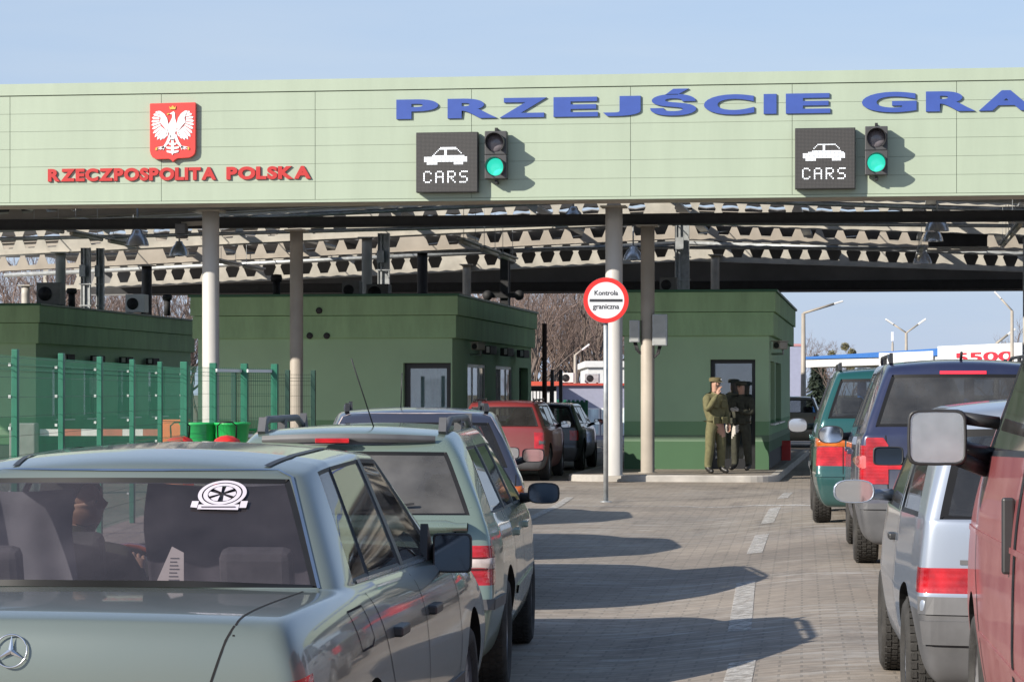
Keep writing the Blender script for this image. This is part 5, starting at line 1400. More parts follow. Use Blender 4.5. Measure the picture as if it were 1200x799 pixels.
# ------------------------------------------------------------------ green mesh fence on the left
M['fence'] = mat('green_fence_coating', (.010, .135, .080), .45, 0, .2, var=.12)
M['fence_dark'] = mat('dark_green_post', (.010, .05, .035), .5, var=.15)
M['fence_clip'] = mat('white_fence_clip', (.7, .7, .7), .5, var=0)
A_ = 594.0; VPF = 612.0
posts = []
for k in range(-2, 6):
    t = 25.0+2.5*k; posts.append(P(VPF-A_*25/t, VH, t))
for p in posts: p.z = 0
extra = [P(250, VH, 39.2), P(286.5, VH, 40.0), P(322, VH, 40.6)]
for p in extra: p.z = 0
def fence_run(name, label, pts, h, m, post_r=.035, step=.05, wire=.0014, posts_too=True, clips=True, base_z=0.0):
    o0 = pts[0]; t = thing(name, label, 'fence', (o0.x, o0.y, base_z))
    for i, (a, b_) in enumerate(zip(pts, pts[1:])):
        a, b_ = a-o0, b_-o0; a.z = b_.z = 0; d = (b_-a); L = d.length; d.normalize()
        mb = MB(); k = int(L/step)
        for q in range(1, k):
            p = a+d*(q*L/k); mb.box(p.x-wire, p.x+wire, p.y-wire, p.y+wire, .05, h-.02)
        nz = 11
        for q in range(nz):
            z = .08+(h-.12)*q/(nz-1)
            for off in (0,):
                n_ = Vector((-d.y, d.x, 0))*off; mb.bar(a+n_+Vector((0, 0, z)), b_+n_+Vector((0, 0, z)), .004)
        for z in (h*.5, h-.10):                            # folded stiffeners
            n_ = Vector((-d.y, d.x, 0))*.03
            mb.bar(a+n_+Vector((0, 0, z)), b_+n_+Vector((0, 0, z)), .006); mb.bar(a+n_+Vector((0, 0, z-.05)), b_+n_+Vector((0, 0, z-.05)), .006)
        mb.build('mesh_panel', m, t, normals=False)
    if posts_too:
        for p in pts:
            q = p-o0; mb = MB(); mb.box(q.x-post_r, q.x+post_r, q.y-post_r, q.y+post_r, 0, h+.04); po = mb.build('post', m, t, bevel=.006)
            if clips:
                cb = MB()
                for k in range(6): cb.box(q.x-post_r-.028, q.x-post_r-.002, q.y-post_r-.01, q.y-post_r+.016, .35+k*.3, .378+k*.3)
                cb.build('clip', M['fence_clip'], po)
    return t
fence_run('mesh_fence', 'long green wire mesh fence running away from the camera at the left', posts, 1.97, M['fence'], .03)
gt = fence_run('mesh_fence', 'short green mesh fence with white rails in front of the left white column', [posts[-1]]+extra, 2.0, M['fence'], .05, clips=False)
mb = MB()
for z in (1.93, .95):
    for a, b_ in zip(extra, extra[1:]): mb.bar(Vector((a.x, a.y, z))-posts[-1]+Vector((.05, -.05, 0)), Vector((b_.x, b_.y, z))-posts[-1]+Vector((-.05, -.05, 0)), .045)
mb.build('rail', M['fence_clip'], gt)
dk_ = [P(274, VH, 44.5), P(337, VH, 45.5), P(367, VH, 46)]
for p in dk_: p.z = 0
fence_run('mesh_fence', 'dark green mesh fence with thick posts around the grey column on the left', dk_, 1.95, M['fence_dark'], .04, .05, clips=False)
# barrier boom and coloured carts behind the fence
a, b_ = P(47, 506, 41.5), P(192, 509, 41.5)
t = thing('barrier_boom', 'lowered red and white barrier boom behind the mesh fence', 'barrier', (a.x, a.y, 0), THETA)
wb_, rb_ = mat('boom_white', (.66, .64, .62), .5, var=.08), mat('boom_red', (.42, .11, .08), .5, var=.12)
L_ = (b_-a).length; mb = MB()
for k in range(6): mb.use(wb_ if k % 2 == 0 else rb_).box(k*L_/6+.001, (k+1)*L_/6-.001, -.03, .03, a.z-.06, a.z+.045)
mb.build('boom', None, t)
mb = MB(); mb.box(-.45, -.05, -.18, .18, 0, a.z+.14); mb.build('drive_cabinet', M['ac'], t, bevel=.02)
gp_ = mat('bright_green_plastic', (.02, .44, .10), .4, var=.1); rp_ = mat('bright_red_plastic', (.60, .03, .025), .35, var=.08); op_ = mat('orange_plastic', (.72, .16, .04), .4, var=.1)
def cart(u, t_, label):
    p = P(u, VH, t_); r = thing('spreader_cart', label, 'salt spreader', (p.x, p.y, 0))
    mb = MB(); mb.lathe([(.10, .62), (.24, .86), (.27, 1.12), (.29, 1.13), (.29, 1.16), (.26, 1.16), (.23, .88)], n=4*5, closed=True); mb.lathe([(.10, .62), (.001, .62)], n=20); mb.build('hopper', gp_, r)
    mb = MB(); mb.tube([(-.2, 0, .2), (-.15, 0, .7), (-.3, .3, 1.0), (-.3, .35, 1.05), (.3, .35, 1.05), (.15, 0, .7), (.2, 0, .2)], .02, 8); mb.build('frame', gp_, r)
    for sx in (-1, 1):
        mb = MB(); mb.lathe([(.2, -.04), (.2, .04)], (sx*.3, 0, .2), 'X', 20); mb.build('wheel', M['rubber'], r)
cart(233, 39.0, 'left bright green salt spreader cart behind the fence'); cart(271, 39.0, 'right bright green salt spreader cart behind the fence')
def pot(u, t_, label):
    p = P(u, VH, t_); r = thing('red_drum', label, 'drum', (p.x, p.y, 0))
    mb = MB(); mb.lathe([(.20, 0), (.20, .84)], n=24); mb.build('barrel', op_ if u < 215 else rp_, r)
    mb = MB(); mb.lathe([(.21, .84), (.21, .87), (.17, .94), (.09, .985), (.001, 1.0)], n=24, closed=True); o = mb.build('lid', rp_, r)
    mb = MB(); mb.tube([(-.13, 0, .93), (-.14, 0, 1.13), (-.08, 0, 1.18), (.08, 0, 1.18), (.14, 0, 1.13), (.13, 0, .93)], .012, 8); mb.build('handle', M['rubber'], o)
pot(211, 37.5, 'red lidded drum in front of the orange box behind the fence'); pot(266, 37.5, 'red lidded drum in front of the right green cart')
p = P(206, VH, 40.5); t = thing('orange_box', 'orange box beside the left green cart behind the fence', 'box', (p.x, p.y, 0))
mb = MB(); mb.box(-.16, .16, -.2, .2, 0, 1.16); mb.build('body', op_, t, bevel=.02); mb = MB(); mb.box(-.17, .17, -.21, .21, 1.163, 1.19); mb.build('lid', op_, t, bevel=.008)
p = P(590, VH, 67); t = thing('camera_mast', 'dark post with two round black cameras, behind the wide booth', 'mast', (p.x, p.y, 0))
mb = MB(); mb.box(-.35, .35, .0, .1, 4.0, 4.12); mb.build('crossbar', M['dark_steel'], t); mb = MB(); mb.box(-.1, .1, .1, .3, 0, 5.0); mb.build('post', M['dark_steel'], t)
for sx in (-1, 1):
    mb = MB(); mb.ball((sx*.40, -.02, 4.06), .13, 14, 10); mb.build('dome_camera', M['plinth'], t)
# red marker and concrete blocks at the booth corner
p = P(918, VH, 58); t = thing('kerb_marker', 'small red marker post beside the booth corner', 'marker', (p.x+.06, p.y, 0))
mb = MB(); mb.box(-.1, .1, -.05, .05, .1, .55); mb.build('panel', rp_, t, bevel=.01)

# ------------------------------------------------------------------ behind the canopy
M['white_wall'] = mat('white_render', (.66, .66, .66), .7, var=.05); M['lilac_wall'] = mat('pale_violet_cladding', (.31, .32, .41), .6, var=.06)
M['red_trim'] = mat('red_trim', (.45, .07, .05), .5, var=.1); M['blue_trim'] = mat('blue_fascia', (.045, .16, .46), .45, var=.06)
BZ = LOW
def shed(name, label, u0, u1, t, z1, depth, m, trim=None, trim_h=.4, wins=0, cat='building', z0=LOW):
    a, b_ = P(u0, VH, t), P(u1, VH, t); w = (b_-a).length; r = thing(name, label, cat, (a.x, a.y, 0), THETA)
    mb = MB(); mb.box(0, w, 0, depth, z0, z1-trim_h*.5); wl_ = mb.build('wall', m, r)
    mb = MB(); mb.box(-.15, w+.15, -.15, depth+.15, z1-trim_h, z1); mb.build('roof_edge', trim or m, r)
    for k in range(wins):
        x = w*(k+.6)/(wins+.4); mb = MB(); mb.box(x-.42, x+.42, -.06, -.01, -.2, .95); wo = mb.build('window', M['white_frame'], r)
        mb = MB(); mb.box(x-.36, x+.36, -.09, -.065, -.14, .89); mb.build('pane', M['blind'], wo)
    return r
shed('office_building', 'low pale violet building with a red roof edge beyond the red and black cars', 652, 760, 112, 2.0, 10, M['lilac_wall'], M['red_trim'], .10, 4)
shed('warehouse', 'white flat-roofed building partly hidden behind the first white pole', 689, 790, 128, 3.13, 14, M['white_wall'], None, .3)
sh_ = shed('kiosk', 'small kiosk with an orange-red roof band beyond the red estate car', 618, 652, 106, 2.05, 6, M['white_wall'], mat('orange_red_band', (.62, .10, .06), .5, var=.05), .17)
def word(txt, w, loc, rz, m, parent, ext=.01):
    c = bpy.data.curves.new('text', 'FONT'); c.body = txt; c.extrude = ext; c.offset = .02
    o = bpy.data.objects.new('text', c); COL.objects.link(o); me = eval_mesh(o); bpy.data.objects.remove(o); bpy.data.curves.remove(c)
    mw = max(v.co.x for v in me.vertices)-min(v.co.x for v in me.vertices); s_ = w/mw
    for v in me.vertices: v.co = Vector((v.co.x*s_, -v.co.z, v.co.y*s_))
    me.materials.clear(); me.materials.append(m); o = bpy.data.objects.new('word', me); COL.objects.link(o); o.parent = parent; o.location = loc; return o
word('OW', .38, (.56, -.03, 1.62), 0, M['plinth'], sh_)
pk = P(672, VH, 113); aircon(Vector((pk.x-.5, pk.y+2, 2.0)), .55, .4, .46, M['ac_white'], 'white air conditioner with a round fan on the pale violet building', 1)
pk = P(686, VH, 113); aircon(Vector((pk.x, pk.y+2.5, 2.0)), .62, .5, .43, M['galv'], 'grey ventilation box on the pale violet building', 1)
ln = [P(u, VH, 100) for u in (654, 662, 671, 680, 689, 698, 707, 716)]
for i, p in enumerate(ln): p.z = 0; p.y -= i*1.2
fence_run('mesh_fence', 'green mesh fence in front of the pale violet building', ln, 2.6, M['fence'], .05, .06, .008, clips=False, base_z=LOW)
gate = thing('sliding_gate', 'dark sliding gate with upright bars behind the red estate car', 'gate', P(612, VH, 92)); gate.location.z = -.9
mb = MB(); mb.box(0, 1.2, -.05, .05, 2.55, 2.72); mb.box(0, 1.2, -.05, .05, .2, .35); mb.build('rail', M['dark_steel'], gate)
for x in (1.05, 1.35): mb = MB(); mb.box(x-.06, x+.06, -.06, .06, 0, 3.3 if x < 1.2 else 3.3); mb.build('post', M['dark_steel'], gate)
mb = MB()
for k in range(9): mb.box(k*.12, k*.12+.03, -.02, .02, .35, 2.55)
mb.build('bars', M['dark_steel'], gate)
def lamp_post(u, v_top, t, arms, label, r=.09, m=None):
    """arms: (du, dv) of each lamp head from the top of the pole"""
    p = P(u, VH, t); top = P(u, v_top, t); z = top.z; z -= LOW; o = thing('street_lamp', label, 'street lamp', (p.x, p.y, LOW), THETA)
    mb = MB(); mb.tube([(0, 0, 0), (0, 0, z*.5), (0, 0, z)], [r*1.25, r, r*.7], 10); mb.build('pole', m or M['column_grey'], o)
    for du, dv in arms:
        k = t/FPX; a = Vector((0, 0, z)); b_ = Vector((du*k, 0, z-dv*k)); mb = MB(); mb.tube([a-Vector((0, 0, .2)), a, b_], r*.45, 8); mb.build('arm', m or M['column_grey'], o)
        d = (b_-a).normalized(); mb = MB(); mb.bar(b_, b_+d*t*.0036, t*.0011, t*.0007); mb.build('lamp_head', mat('lamp_head_white', (.7, .7, .7), .4, var=.05) if 'lh' not in M else M['lh'], o, bevel=.02)
M['lh'] = mat('lamp_head_paint', (.72, .72, .72), .35, var=.05)
lamp_post(941.5, 367, 95, [(36, -11)], 'street lamp with one arm to the right, just right of the glass-door booth', .10)
lamp_post(1062, 390, 170, [(-15, -10), (14, -10)], 'street lamp with two arms spread like a V above the petrol station', .12)
lamp_post(1186, 364, 120, [(-13, -14)], 'street lamp with one arm to the left, at the right edge', .10)
lamp_post(1168, 402, 190, [(13, -10)], 'low street lamp with an arm to the right over the red price figures', .2)
lamp_post(674, 416, 118, [(8, -6)], 'small street lamp standing by the pale violet building', .09)
lamp_post(1046, 402, 150, [(0, -2)], 'plain pale pole rising behind the dark blue people carrier', .09)
# petrol station canopy
a, b_ = P(938, VH, 150), P(1230, VH, 118); r = thing('petrol_station', 'blue and white petrol station canopy with red figures on its fascia', 'petrol station', (a.x, a.y, 0), math.atan2(b_.y-a.y, b_.x-a.x))
L_ = math.hypot(b_.x-a.x, b_.y-a.y)
def zq(v, t): return EYE+(VH-v)/FPX*t
mb = MB(); mb.prism([(0, zq(430.5, 150)), (L_, zq(421, 118)), (L_, zq(414, 118)), (0, zq(421.5, 150))], 0, 9, 'XZ'); mb.build('white_fascia', M['white_wall'], r)
mb = MB(); mb.prism([(-.3, zq(421, 150)), (L_, zq(413.5, 118)), (L_, zq(400, 118)), (0, zq(418.5, 150))], -.1, 9.1, 'XZ'); mb.build('blue_fascia', M['blue_trim'], r)
mb = MB(); x0 = L_*.38; mb.box(x0, x0+L_*.22, -.14, -.105, zq(429, 139), zq(413, 136)); mb.box(L_*.62, L_, -.15, -.105, zq(420, 126)-.2, zq(404, 126)); mb.build('sign_panel', mat('sign_white', (.78, .78, .78), .5, var=.02), r)
wd_ = word('5500', L_*.205, (L_*.685, -.17, zq(423, 125)), 0, mat('red_figures', (.60, .03, .05), .5, var=0), r, .02); wd_.scale.z = .42/max(v.co.z for v in wd_.data.vertices)
for f in (.04, .10, .3, .5, .8):
    mb = MB(); mb.box(L_*f-.2, L_*f+.2, 3, 3.4, LOW, 3.0); mb.build('pillar', M['blue_trim'], r)
for u, t_, lab in ((946, 130, 'dark blue fuel pump under the left end of the petrol station canopy'), (955, 128, 'white-topped fuel pump under the petrol station canopy')):
    p = P(u, VH, t_); q = thing('fuel_pump', lab, 'fuel pump', (p.x, p.y, LOW), THETA)
    mb = MB(); mb.box(-.45, .45, -.25, .25, 0, 1.2); mb.build('cabinet', M['white_wall'], q, bevel=.03); mb = MB(); mb.box(-.5, .5, -.28, .28, 1.25, 2.2); mb.build('head', M['blue_trim'], q, bevel=.03)
    mb = MB(); mb.tube([(.5, 0, 1.4), (.75, 0, .9), (.7, 0, .4), (.5, 0, 1.0)], .04, 8); mb.build('hose', M['plinth'], q)
a = P(915, VH, 104); r = thing('box_trailer', 'pale lilac lorry trailer behind the glass-door booth', 'trailer', (a.x, a.y, LOW), THETA)
mb = MB(); mb.box(-2.2, .85, 0, 9, 1.0, 4.72); mb.build('body', mat('lilac_tarpaulin', (.35, .37, .50), .6, var=.05), r, bevel=.04); mb = MB(); mb.box(-2.22, .87, -.02, 9.02, 4.724, 4.82); mb.build('top_rail', mat('pink_rail', (.55, .28, .30), .5, var=.05), r)
for y in (1.5, 2.8, 7):
    mb = MB(); mb.lathe([(.48, -.15), (.48, .15)], (.6, y, .48), 'X', 24); mb.build('wheel', M['tyre'], r)
mb = MB(); mb.box(-2.0, .7, .3, 8.7, .8, .99); mb.build('chassis', M['dark_steel'], r)
# the estate car beyond the booth corner
def far_estate():
    pm = paint('sand_beige_paint', (.26, .24, .18), .3, .35, .4)
    sp = gen(4.5, .86, 1.50, 1.0, (.70, .92), .42, .60, (.95, 3.6), .31, .5, (1.25, 1.33), (2.2, 2.28), 3.1, 3.4, .95, .78, crow=(0, .04, .88, 1), body=pm, bumper=pm, lev=2, hwb=.94)
    loc, h = place(929, 77, 0, 985); c = Car('estate_car', 'sand-coloured estate car beyond the corner of the glass-door booth', 'car', loc, h, sp)
    c.wheels(); c.cabin(.7, 3.3, .38, ((1.6, 3), (2.5, 2)), .98)
    for sd in 'LR': c.rail(sd, .55, 2.6, M['black_plastic'], .06, .04, .05)
    c.ribbons('bumper_strip', [('B', [(-.84, .58), (.84, .58)])], M['grey_plastic'], .07, .012, c.body, .01)
far_estate()
# ------------------------------------------------------------------ bare winter trees
M['bark'] = mat('winter_bark', (.125, .098, .085), .9, var=.3, vscale=2)
M['twig'] = mat('reddish_twigs', (.20, .145, .125), .9, var=.3, vscale=.6)
M['needles'] = mat('dark_needles', (.03, .045, .028), .9, var=.4, vscale=2)
def bare_tree(name, seed, h, spread_, depth=6, dense=1.0, trunk_r=.16):
    rnd = random.Random(seed); tr, cr = MB(), MB()
    def branch(p, d, L, r, lv):
        k = 3 if lv < 3 else 2; pts = [p]; dd = d.copy()
        for i in range(k):
            dd = (dd+Vector((rnd.uniform(-.22, .22), rnd.uniform(-.22, .22), rnd.uniform(-.04, .16)))).normalized(); pts.append(pts[-1]+dd*L/k)
        rs = [lerp(r, r*.6, i/k) for i in range(k+1)]
        (tr if lv < 2 else cr).tube(pts, rs, 6 if lv < 2 else 3, False)
        if lv >= depth: return
        nb = int(rnd.choice((2, 3, 3))*dense+.5) if lv > 0 else int(7*dense)
        for i in range(nb):
            f = rnd.uniform(.35, 1) if lv > 0 else rnd.uniform(.28, 1); q = min(k-1, int(f*k)); b_ = lerp(pts[q], pts[q+1], f*k-q)
            a = rnd.uniform(0, 2*math.pi); side = Vector((math.cos(a), math.sin(a), 0))
            nd = (dd*rnd.uniform(.5, 1.1)+side*rnd.uniform(.4, .9)*spread_+Vector((0, 0, .18))).normalized()
            branch(b_, nd, L*rnd.uniform(.5, .74), max(.008, r*.55), lv+1)
    branch(Vector((0, 0, -.2)), Vector((0, 0, 1)), h*.52, trunk_r, 0)
    r = bpy.data.objects.new(name, None); COL.objects.link(r)
    tr.build('trunk', M['bark'], r, normals=False); cr.build('crown', M['twig'], r, normals=False); return r
protos = [bare_tree('bare_tree', s_, 11, sp__, 6, 1.05) for s_, sp__ in ((1, .8), (2, .95), (3, .7))]
spots = []
rnd = random.Random(5)
for u in range(575, 735, 7): spots.append((u+rnd.uniform(-3, 3), rnd.uniform(150, 205), rnd.uniform(.85, 1.15)))
for u in range(-10, 235, 12): spots.append((u+rnd.uniform(-4, 4), rnd.uniform(125, 175), rnd.uniform(.75, 1.05)))
n_lr = 0
for i, (u, t_, s_) in enumerate(spots):
    o = protos[i] if i < 3 else copy_tree(protos[i % 3])
    p = P(u, VH, t_); o.location = (p.x, p.y, LOW); o.scale = (s_, s_, s_); o.rotation_euler = (0, 0, rnd.uniform(0, 6.28))
    if u < 400: tag(o, 'bare reddish-brown tree in the row seen above the left booth roof', 'tree', 'bare trees behind the left booth')
    else: tag(o, 'bare reddish-brown tree in the thicket between the wide booth and the white column', 'tree', 'bare trees in the gap between the booths')
def lone(u, t_, s_, label, proto=0, rz=0):
    o = copy_tree(protos[proto]); p = P(u, VH, t_); o.location = (p.x, p.y, LOW); o.scale = (s_, s_, s_); o.rotation_euler = (0, 0, rz); del o['group']; return tag(o, label, 'tree')
big = lone(984, 185, .60, 'bare tree with mistletoe clumps above the petrol station canopy', 1, 1)
mt = MB(); rnd = random.Random(3)
for c_ in ((-1.2, .3, 9.3), (2.6, 0, 9.5), (3.0, .5, 7.6), (.4, -.5, 10.2)):
    for k in range(260):
        v = Vector((rnd.gauss(0, 1), rnd.gauss(0, 1), rnd.gauss(0, 1))).normalized()*rnd.random()**.4*.52+Vector(c_)
        a_ = Vector((rnd.uniform(-1, 1), rnd.uniform(-1, 1), rnd.uniform(-1, 1))).normalized()*.16; b__ = a_.orthogonal().normalized()*.07
        mt.face([mt.v(v-a_), mt.v(v+b__), mt.v(v+a_), mt.v(v-b__)])
mo_ = mt.build('mistletoe', mat('mistletoe_green', (.15, .135, .065), .8, var=.3), big, normals=False)
lone(1000, 200, .42, 'low bushy bare tree right of the mistletoe tree', 0, 2); lone(972, 205, .40, 'low bushy bare tree left of the mistletoe tree', 2, 4)
lone(935, 200, .62, 'pale bare tree beside the single-armed street lamp', 2, .5); lone(1106, 240, .62, 'faint bare tree above the middle of the petrol station', 1, 3)
lone(1192, 190, .66, 'bare tree behind the lamp at the right edge', 0, 5); lone(1172, 200, .60, 'low bare tree left of the lamp at the right edge', 2, 1)
def conifer(u, t_, h, label):
    p = P(u, VH, t_); r = thing('conifer', label, 'tree', (p.x, p.y, LOW)); mb = MB(); mb.tube([(0, 0, 0), (0, 0, h*.97)], [h*.02, .02], 8); mb.build('trunk', M['bark'], r)
    q = MB(); rn = random.Random(int(u))
    for k in range(1500):
        f = rn.random()**.7; z = h*(.1+.9*f); rad = h*.21*(1-f)*rn.random()**.5+.03; a = rn.uniform(0, 6.28)
        c = Vector((rad*math.cos(a), rad*math.sin(a), z-rad*.35)); d = Vector((math.cos(a), math.sin(a), -.45))*.28*rn.uniform(.6, 1.4); w = Vector((-math.sin(a), math.cos(a), rn.uniform(-.4, .4)))*.11
        q.face([q.v(c-d), q.v(c+w), q.v(c+d), q.v(c-w)])
    q.build('crown', M['needles'], r, normals=False)
conifer(956, 195, 5.6, 'dark conifer just left of the mistletoe tree'); conifer(1037, 230, 5.8, 'small dark conifer behind the pale pole'); conifer(964, 205, 5.2, 'smaller dark conifer beside the taller one')
# ------------------------------------------------------------------ people
M['skin'] = mat('skin', (.42, .24, .17), .55, var=.08, vscale=20)
M['khaki'] = mat('khaki_uniform', (.135, .125, .060), .9, var=.18, vscale=14, bump=.3, bscale=30)
M['khaki_dark'] = mat('khaki_cap', (.115, .095, .045), .9, var=.15, vscale=14)
M['black_cloth'] = mat('black_uniform', (.040, .040, .027), .85, var=.25, vscale=14, bump=.3, bscale=30)
M['boot'] = mat('black_leather', (.018, .017, .016), .45, var=.2)
M['hair'] = mat('dark_hair', (.02, .017, .014), .8, var=.2)
M['glove'] = mat('pale_glove', (.45, .42, .38), .8, var=.1)
def skinned(name, J, E, root, mats, pick, parent, lev=2):
    """one continuous surface grown over joints J {name: ((x,y,z), radius)} and bones E"""
    keys = list(J); me = bpy.data.meshes.new(name)
    me.from_pydata([J[k][0] for k in keys], [(keys.index(a), keys.index(b)) for a, b in E], [])
    o = bpy.data.objects.new(name, me); COL.objects.link(o)
    sk = o.modifiers.new('skin', 'SKIN'); sk.use_smooth_shade = True
    sv = me.skin_vertices[0].data
    for i, k in enumerate(keys):
        r = J[k][1]; sv[i].radius = r if isinstance(r, tuple) else (r, r); sv[i].use_root = (k == root)
    sb = o.modifiers.new('sub', 'SUBSURF'); sb.levels = lev; sb.render_levels = lev
    em = eval_mesh(o); bpy.data.objects.remove(o)
    for m in mats: em.materials.append(m)
    for p in em.polygons: p.material_index = pick(p.center); p.use_smooth = True
    em.name = name; q = bpy.data.objects.new(name, em); COL.objects.link(q); q.parent = parent; return q
def hand(J, E, wrist, d, side, curl):
    """palm and five unequal bent fingers beyond a wrist joint; d = pointing, side = across the knuckles, curl = way the fingers close"""
    w = Vector(J[wrist][0]); d, side, curl = Vector(d).normalized(), Vector(side).normalized(), Vector(curl).normalized()
    n = wrist+'_palm'; J[n] = (tuple(w+d*.06), (.036, .020)); E.append((wrist, n))
    for i, L in enumerate((.070, .080, .074, .058)):
        b = w+d*.095+side*(.030-.020*i); k = b+d*L*.5+curl*L*.15; t = k+d*L*.28+curl*L*.42
        for q, p, r in (('a', b, .0095), ('b', k, .0088), ('c', t, .0078)): J['%s_%d%s' % (wrist, i, q)] = (tuple(p), r)
        E += [(n, '%s_%da' % (wrist, i)), ('%s_%da' % (wrist, i), '%s_%db' % (wrist, i)), ('%s_%db' % (wrist, i), '%s_%dc' % (wrist, i))]
    b = w+d*.035+side*.042; t = b+d*.045+side*.014+curl*.018
    J[wrist+'_t0'] = (tuple(b), .012); J[wrist+'_t1'] = (tuple(t), .009); E += [(wrist, wrist+'_t0'), (wrist+'_t0', wrist+'_t1')]
def head_parts(c, yaw, parent, capm, badge=None, hairm=None):
    """face and cap on a head centred at c, looking along local -y turned by yaw"""
    e = bpy.data.objects.new('head', None)
    mx = Matrix.Translation(c) @ Matrix.Rotation(yaw, 4, 'Z')
    def put(mb, name, m, par): return mb.build(name, m, par)
    mb = MB()
    for sx in (-1, 1): mb.ball(mx @ Vector((sx*.033, -.088, .012)), .011, 8, 6)
    o = mb.build('eyes', M['hair'], parent)
    if capm:
        mb = MB(); k = 24; prof = [(.104, .045), (.108, .055), (.110, .095), (.098, .118), (.05, .126), (.001, .127)]
        rings = [[mb.v(mx @ Vector((r*math.cos(2*math.pi*i/k), r*1.1*math.sin(2*math.pi*i/k)-.002, z))) for i in range(k)] for r, z in prof]
        for A, B in zip(rings, rings[1:]):
            for i in range(k): f = mb.face([A[i], A[(i+1) % k], B[(i+1) % k], B[i]]); f.smooth = True
        pts = []
        for i in range(11):
            a = math.pi+math.pi*i/10
            pts.append((mb.v(mx @ Vector((.100*math.cos(a), .108*math.sin(a), .052))), mb.v(mx @ Vector((.085*math.cos(a), .108*math.sin(a)-.075*math.sin(math.pi*i/10)-.004, .034)))))
        for (a, b), (c_, d) in zip(pts, pts[1:]): mb.face([a, c_, d, b])
        cap = mb.build('cap', capm, parent)
        if badge:
            b = MB(); b.box(-.014, .014, -.128, -.118, .070, .098, mx); b.build('cap_badge', badge, cap)
    if hairm:
        mb = MB(); mb.ball(mx @ Vector((0, .018, .022)), .112, 16, 10, (.9, .98, 1.02)); mb.build('hair', hairm, parent)
def soldier(name, label, u, v, zb, yaw, J_arms, cloth, capm, hgt=1.76, badge=None, glove=None, look=0):
    t0 = (EYE-zb)*FPX/(v-VH); p = P(u, VH, t0); r = thing(name, label, 'person', (p.x, p.y, zb), yaw); r.scale = (hgt/1.78,)*3
    J = {'pelvis': ((0, 0, .95), (.155, .115)), 'waist': ((0, 0, 1.10), (.150, .105)), 'chest': ((0, .01, 1.30), (.175, .120)), 'collar': ((0, .01, 1.46), (.10, .075)), 'neck': ((0, 0, 1.52), .056),
         'skull0': ((0, -.01, 1.60), (.070, .080)), 'skull1': ((0, -.004, 1.68), (.078, .096)), 'skull2': ((0, .004, 1.745), (.062, .075)), 'nose': ((0, -.105, 1.645), .012)}
    E = [('pelvis', 'waist'), ('waist', 'chest'), ('chest', 'collar'), ('collar', 'neck'), ('neck', 'skull0'), ('skull0', 'skull1'), ('skull1', 'skull2'), ('skull1', 'nose')]
    for s, sx in (('l', 1), ('r', -1)):
        J['hip'+s] = ((sx*.105, 0, .88), (.108, .112)); J['knee'+s] = ((sx*.135, -.015, .49), (.088, .09)); J['ank'+s] = ((sx*.155, .02, .13), (.070, .076)); J['ball'+s] = ((sx*.17, -.08, .055), (.055, .050)); J['toe'+s] = ((sx*.18, -.17, .045), (.048, .040))
        E += [('pelvis', 'hip'+s), ('hip'+s, 'knee'+s), ('knee'+s, 'ank'+s), ('ank'+s, 'ball'+s), ('ball'+s, 'toe'+s)]
        sh, el, wr, d, side, curl = J_arms[s]
        J['sh'+s] = (sh, .072); J['el'+s] = (el, .052); J['wr'+s] = (wr, .033)
        E += [('chest', 'sh'+s), ('sh'+s, 'el'+s), ('el'+s, 'wr'+s)]; hand(J, E, 'wr'+s, d, side, curl)
    wl_, wr_ = Vector(J['wrl'][0]), Vector(J['wrr'][0])
    def pick(c):
        if c.z < .13: return 1
        if c.z > 1.515 and abs(c.x) < .12 and (c-Vector((0, 0, 1.64))).length < .16: return 2
        for s in 'lr':
            w, e = Vector(J['wr'+s][0]), Vector(J['el'+s][0])
            if (c-w).dot((w-e).normalized()) > .01 and (c-w).length < .26: return 3
        return 0
    body = skinned('body', J, E, 'pelvis', [cloth, M['boot'], M['skin'], glove or M['skin']], pick, r)
    # jacket over body and sleeves
    Jj = {'hem': ((0, 0, .90), (.188, .150)), 'hip': ((0, 0, .98), (.180, .145)), 'waist': ((0, 0, 1.10), (.172, .130)), 'chest': ((0, .01, 1.30), (.190, .138)), 'collar': ((0, .01, 1.455), (.115, .092)), 'neck': ((0, .005, 1.52), (.072, .070))}
    Ej = [('hem', 'hip'), ('hip', 'waist'), ('waist', 'chest'), ('chest', 'collar'), ('collar', 'neck')]
    for s in 'lr':
        sh, el, wr = J_arms[s][:3]; w2 = lerp(Vector(el), Vector(wr), .93)
        Jj['sh'+s] = (sh, .088); Jj['el'+s] = (el, .068); Jj['wr'+s] = (tuple(w2), .052); Ej += [('chest', 'sh'+s), ('sh'+s, 'el'+s), ('el'+s, 'wr'+s)]
    jk = skinned('jacket', Jj, Ej, 'waist', [cloth], lambda c: 0, r)
    pk = MB()
    for sx in (-1, 1): pk.box(sx*.09-.055, sx*.09+.055, -.158, -.135, 1.22, 1.36)
    for sx in (-1, 1): pk.box(sx*.10-.065, sx*.10+.065, -.172, -.140, .93, 1.05)
    pk.build('pocket', cloth, jk, bevel=.008)
    bt = MB(); bt.lathe([(.17, .0), (.172, .045)], (0, 0, 1.075), n=24); 
    bt.bm.free()
    head_parts(Vector((0, -.004, 1.655)), look, r, capm, badge); return r
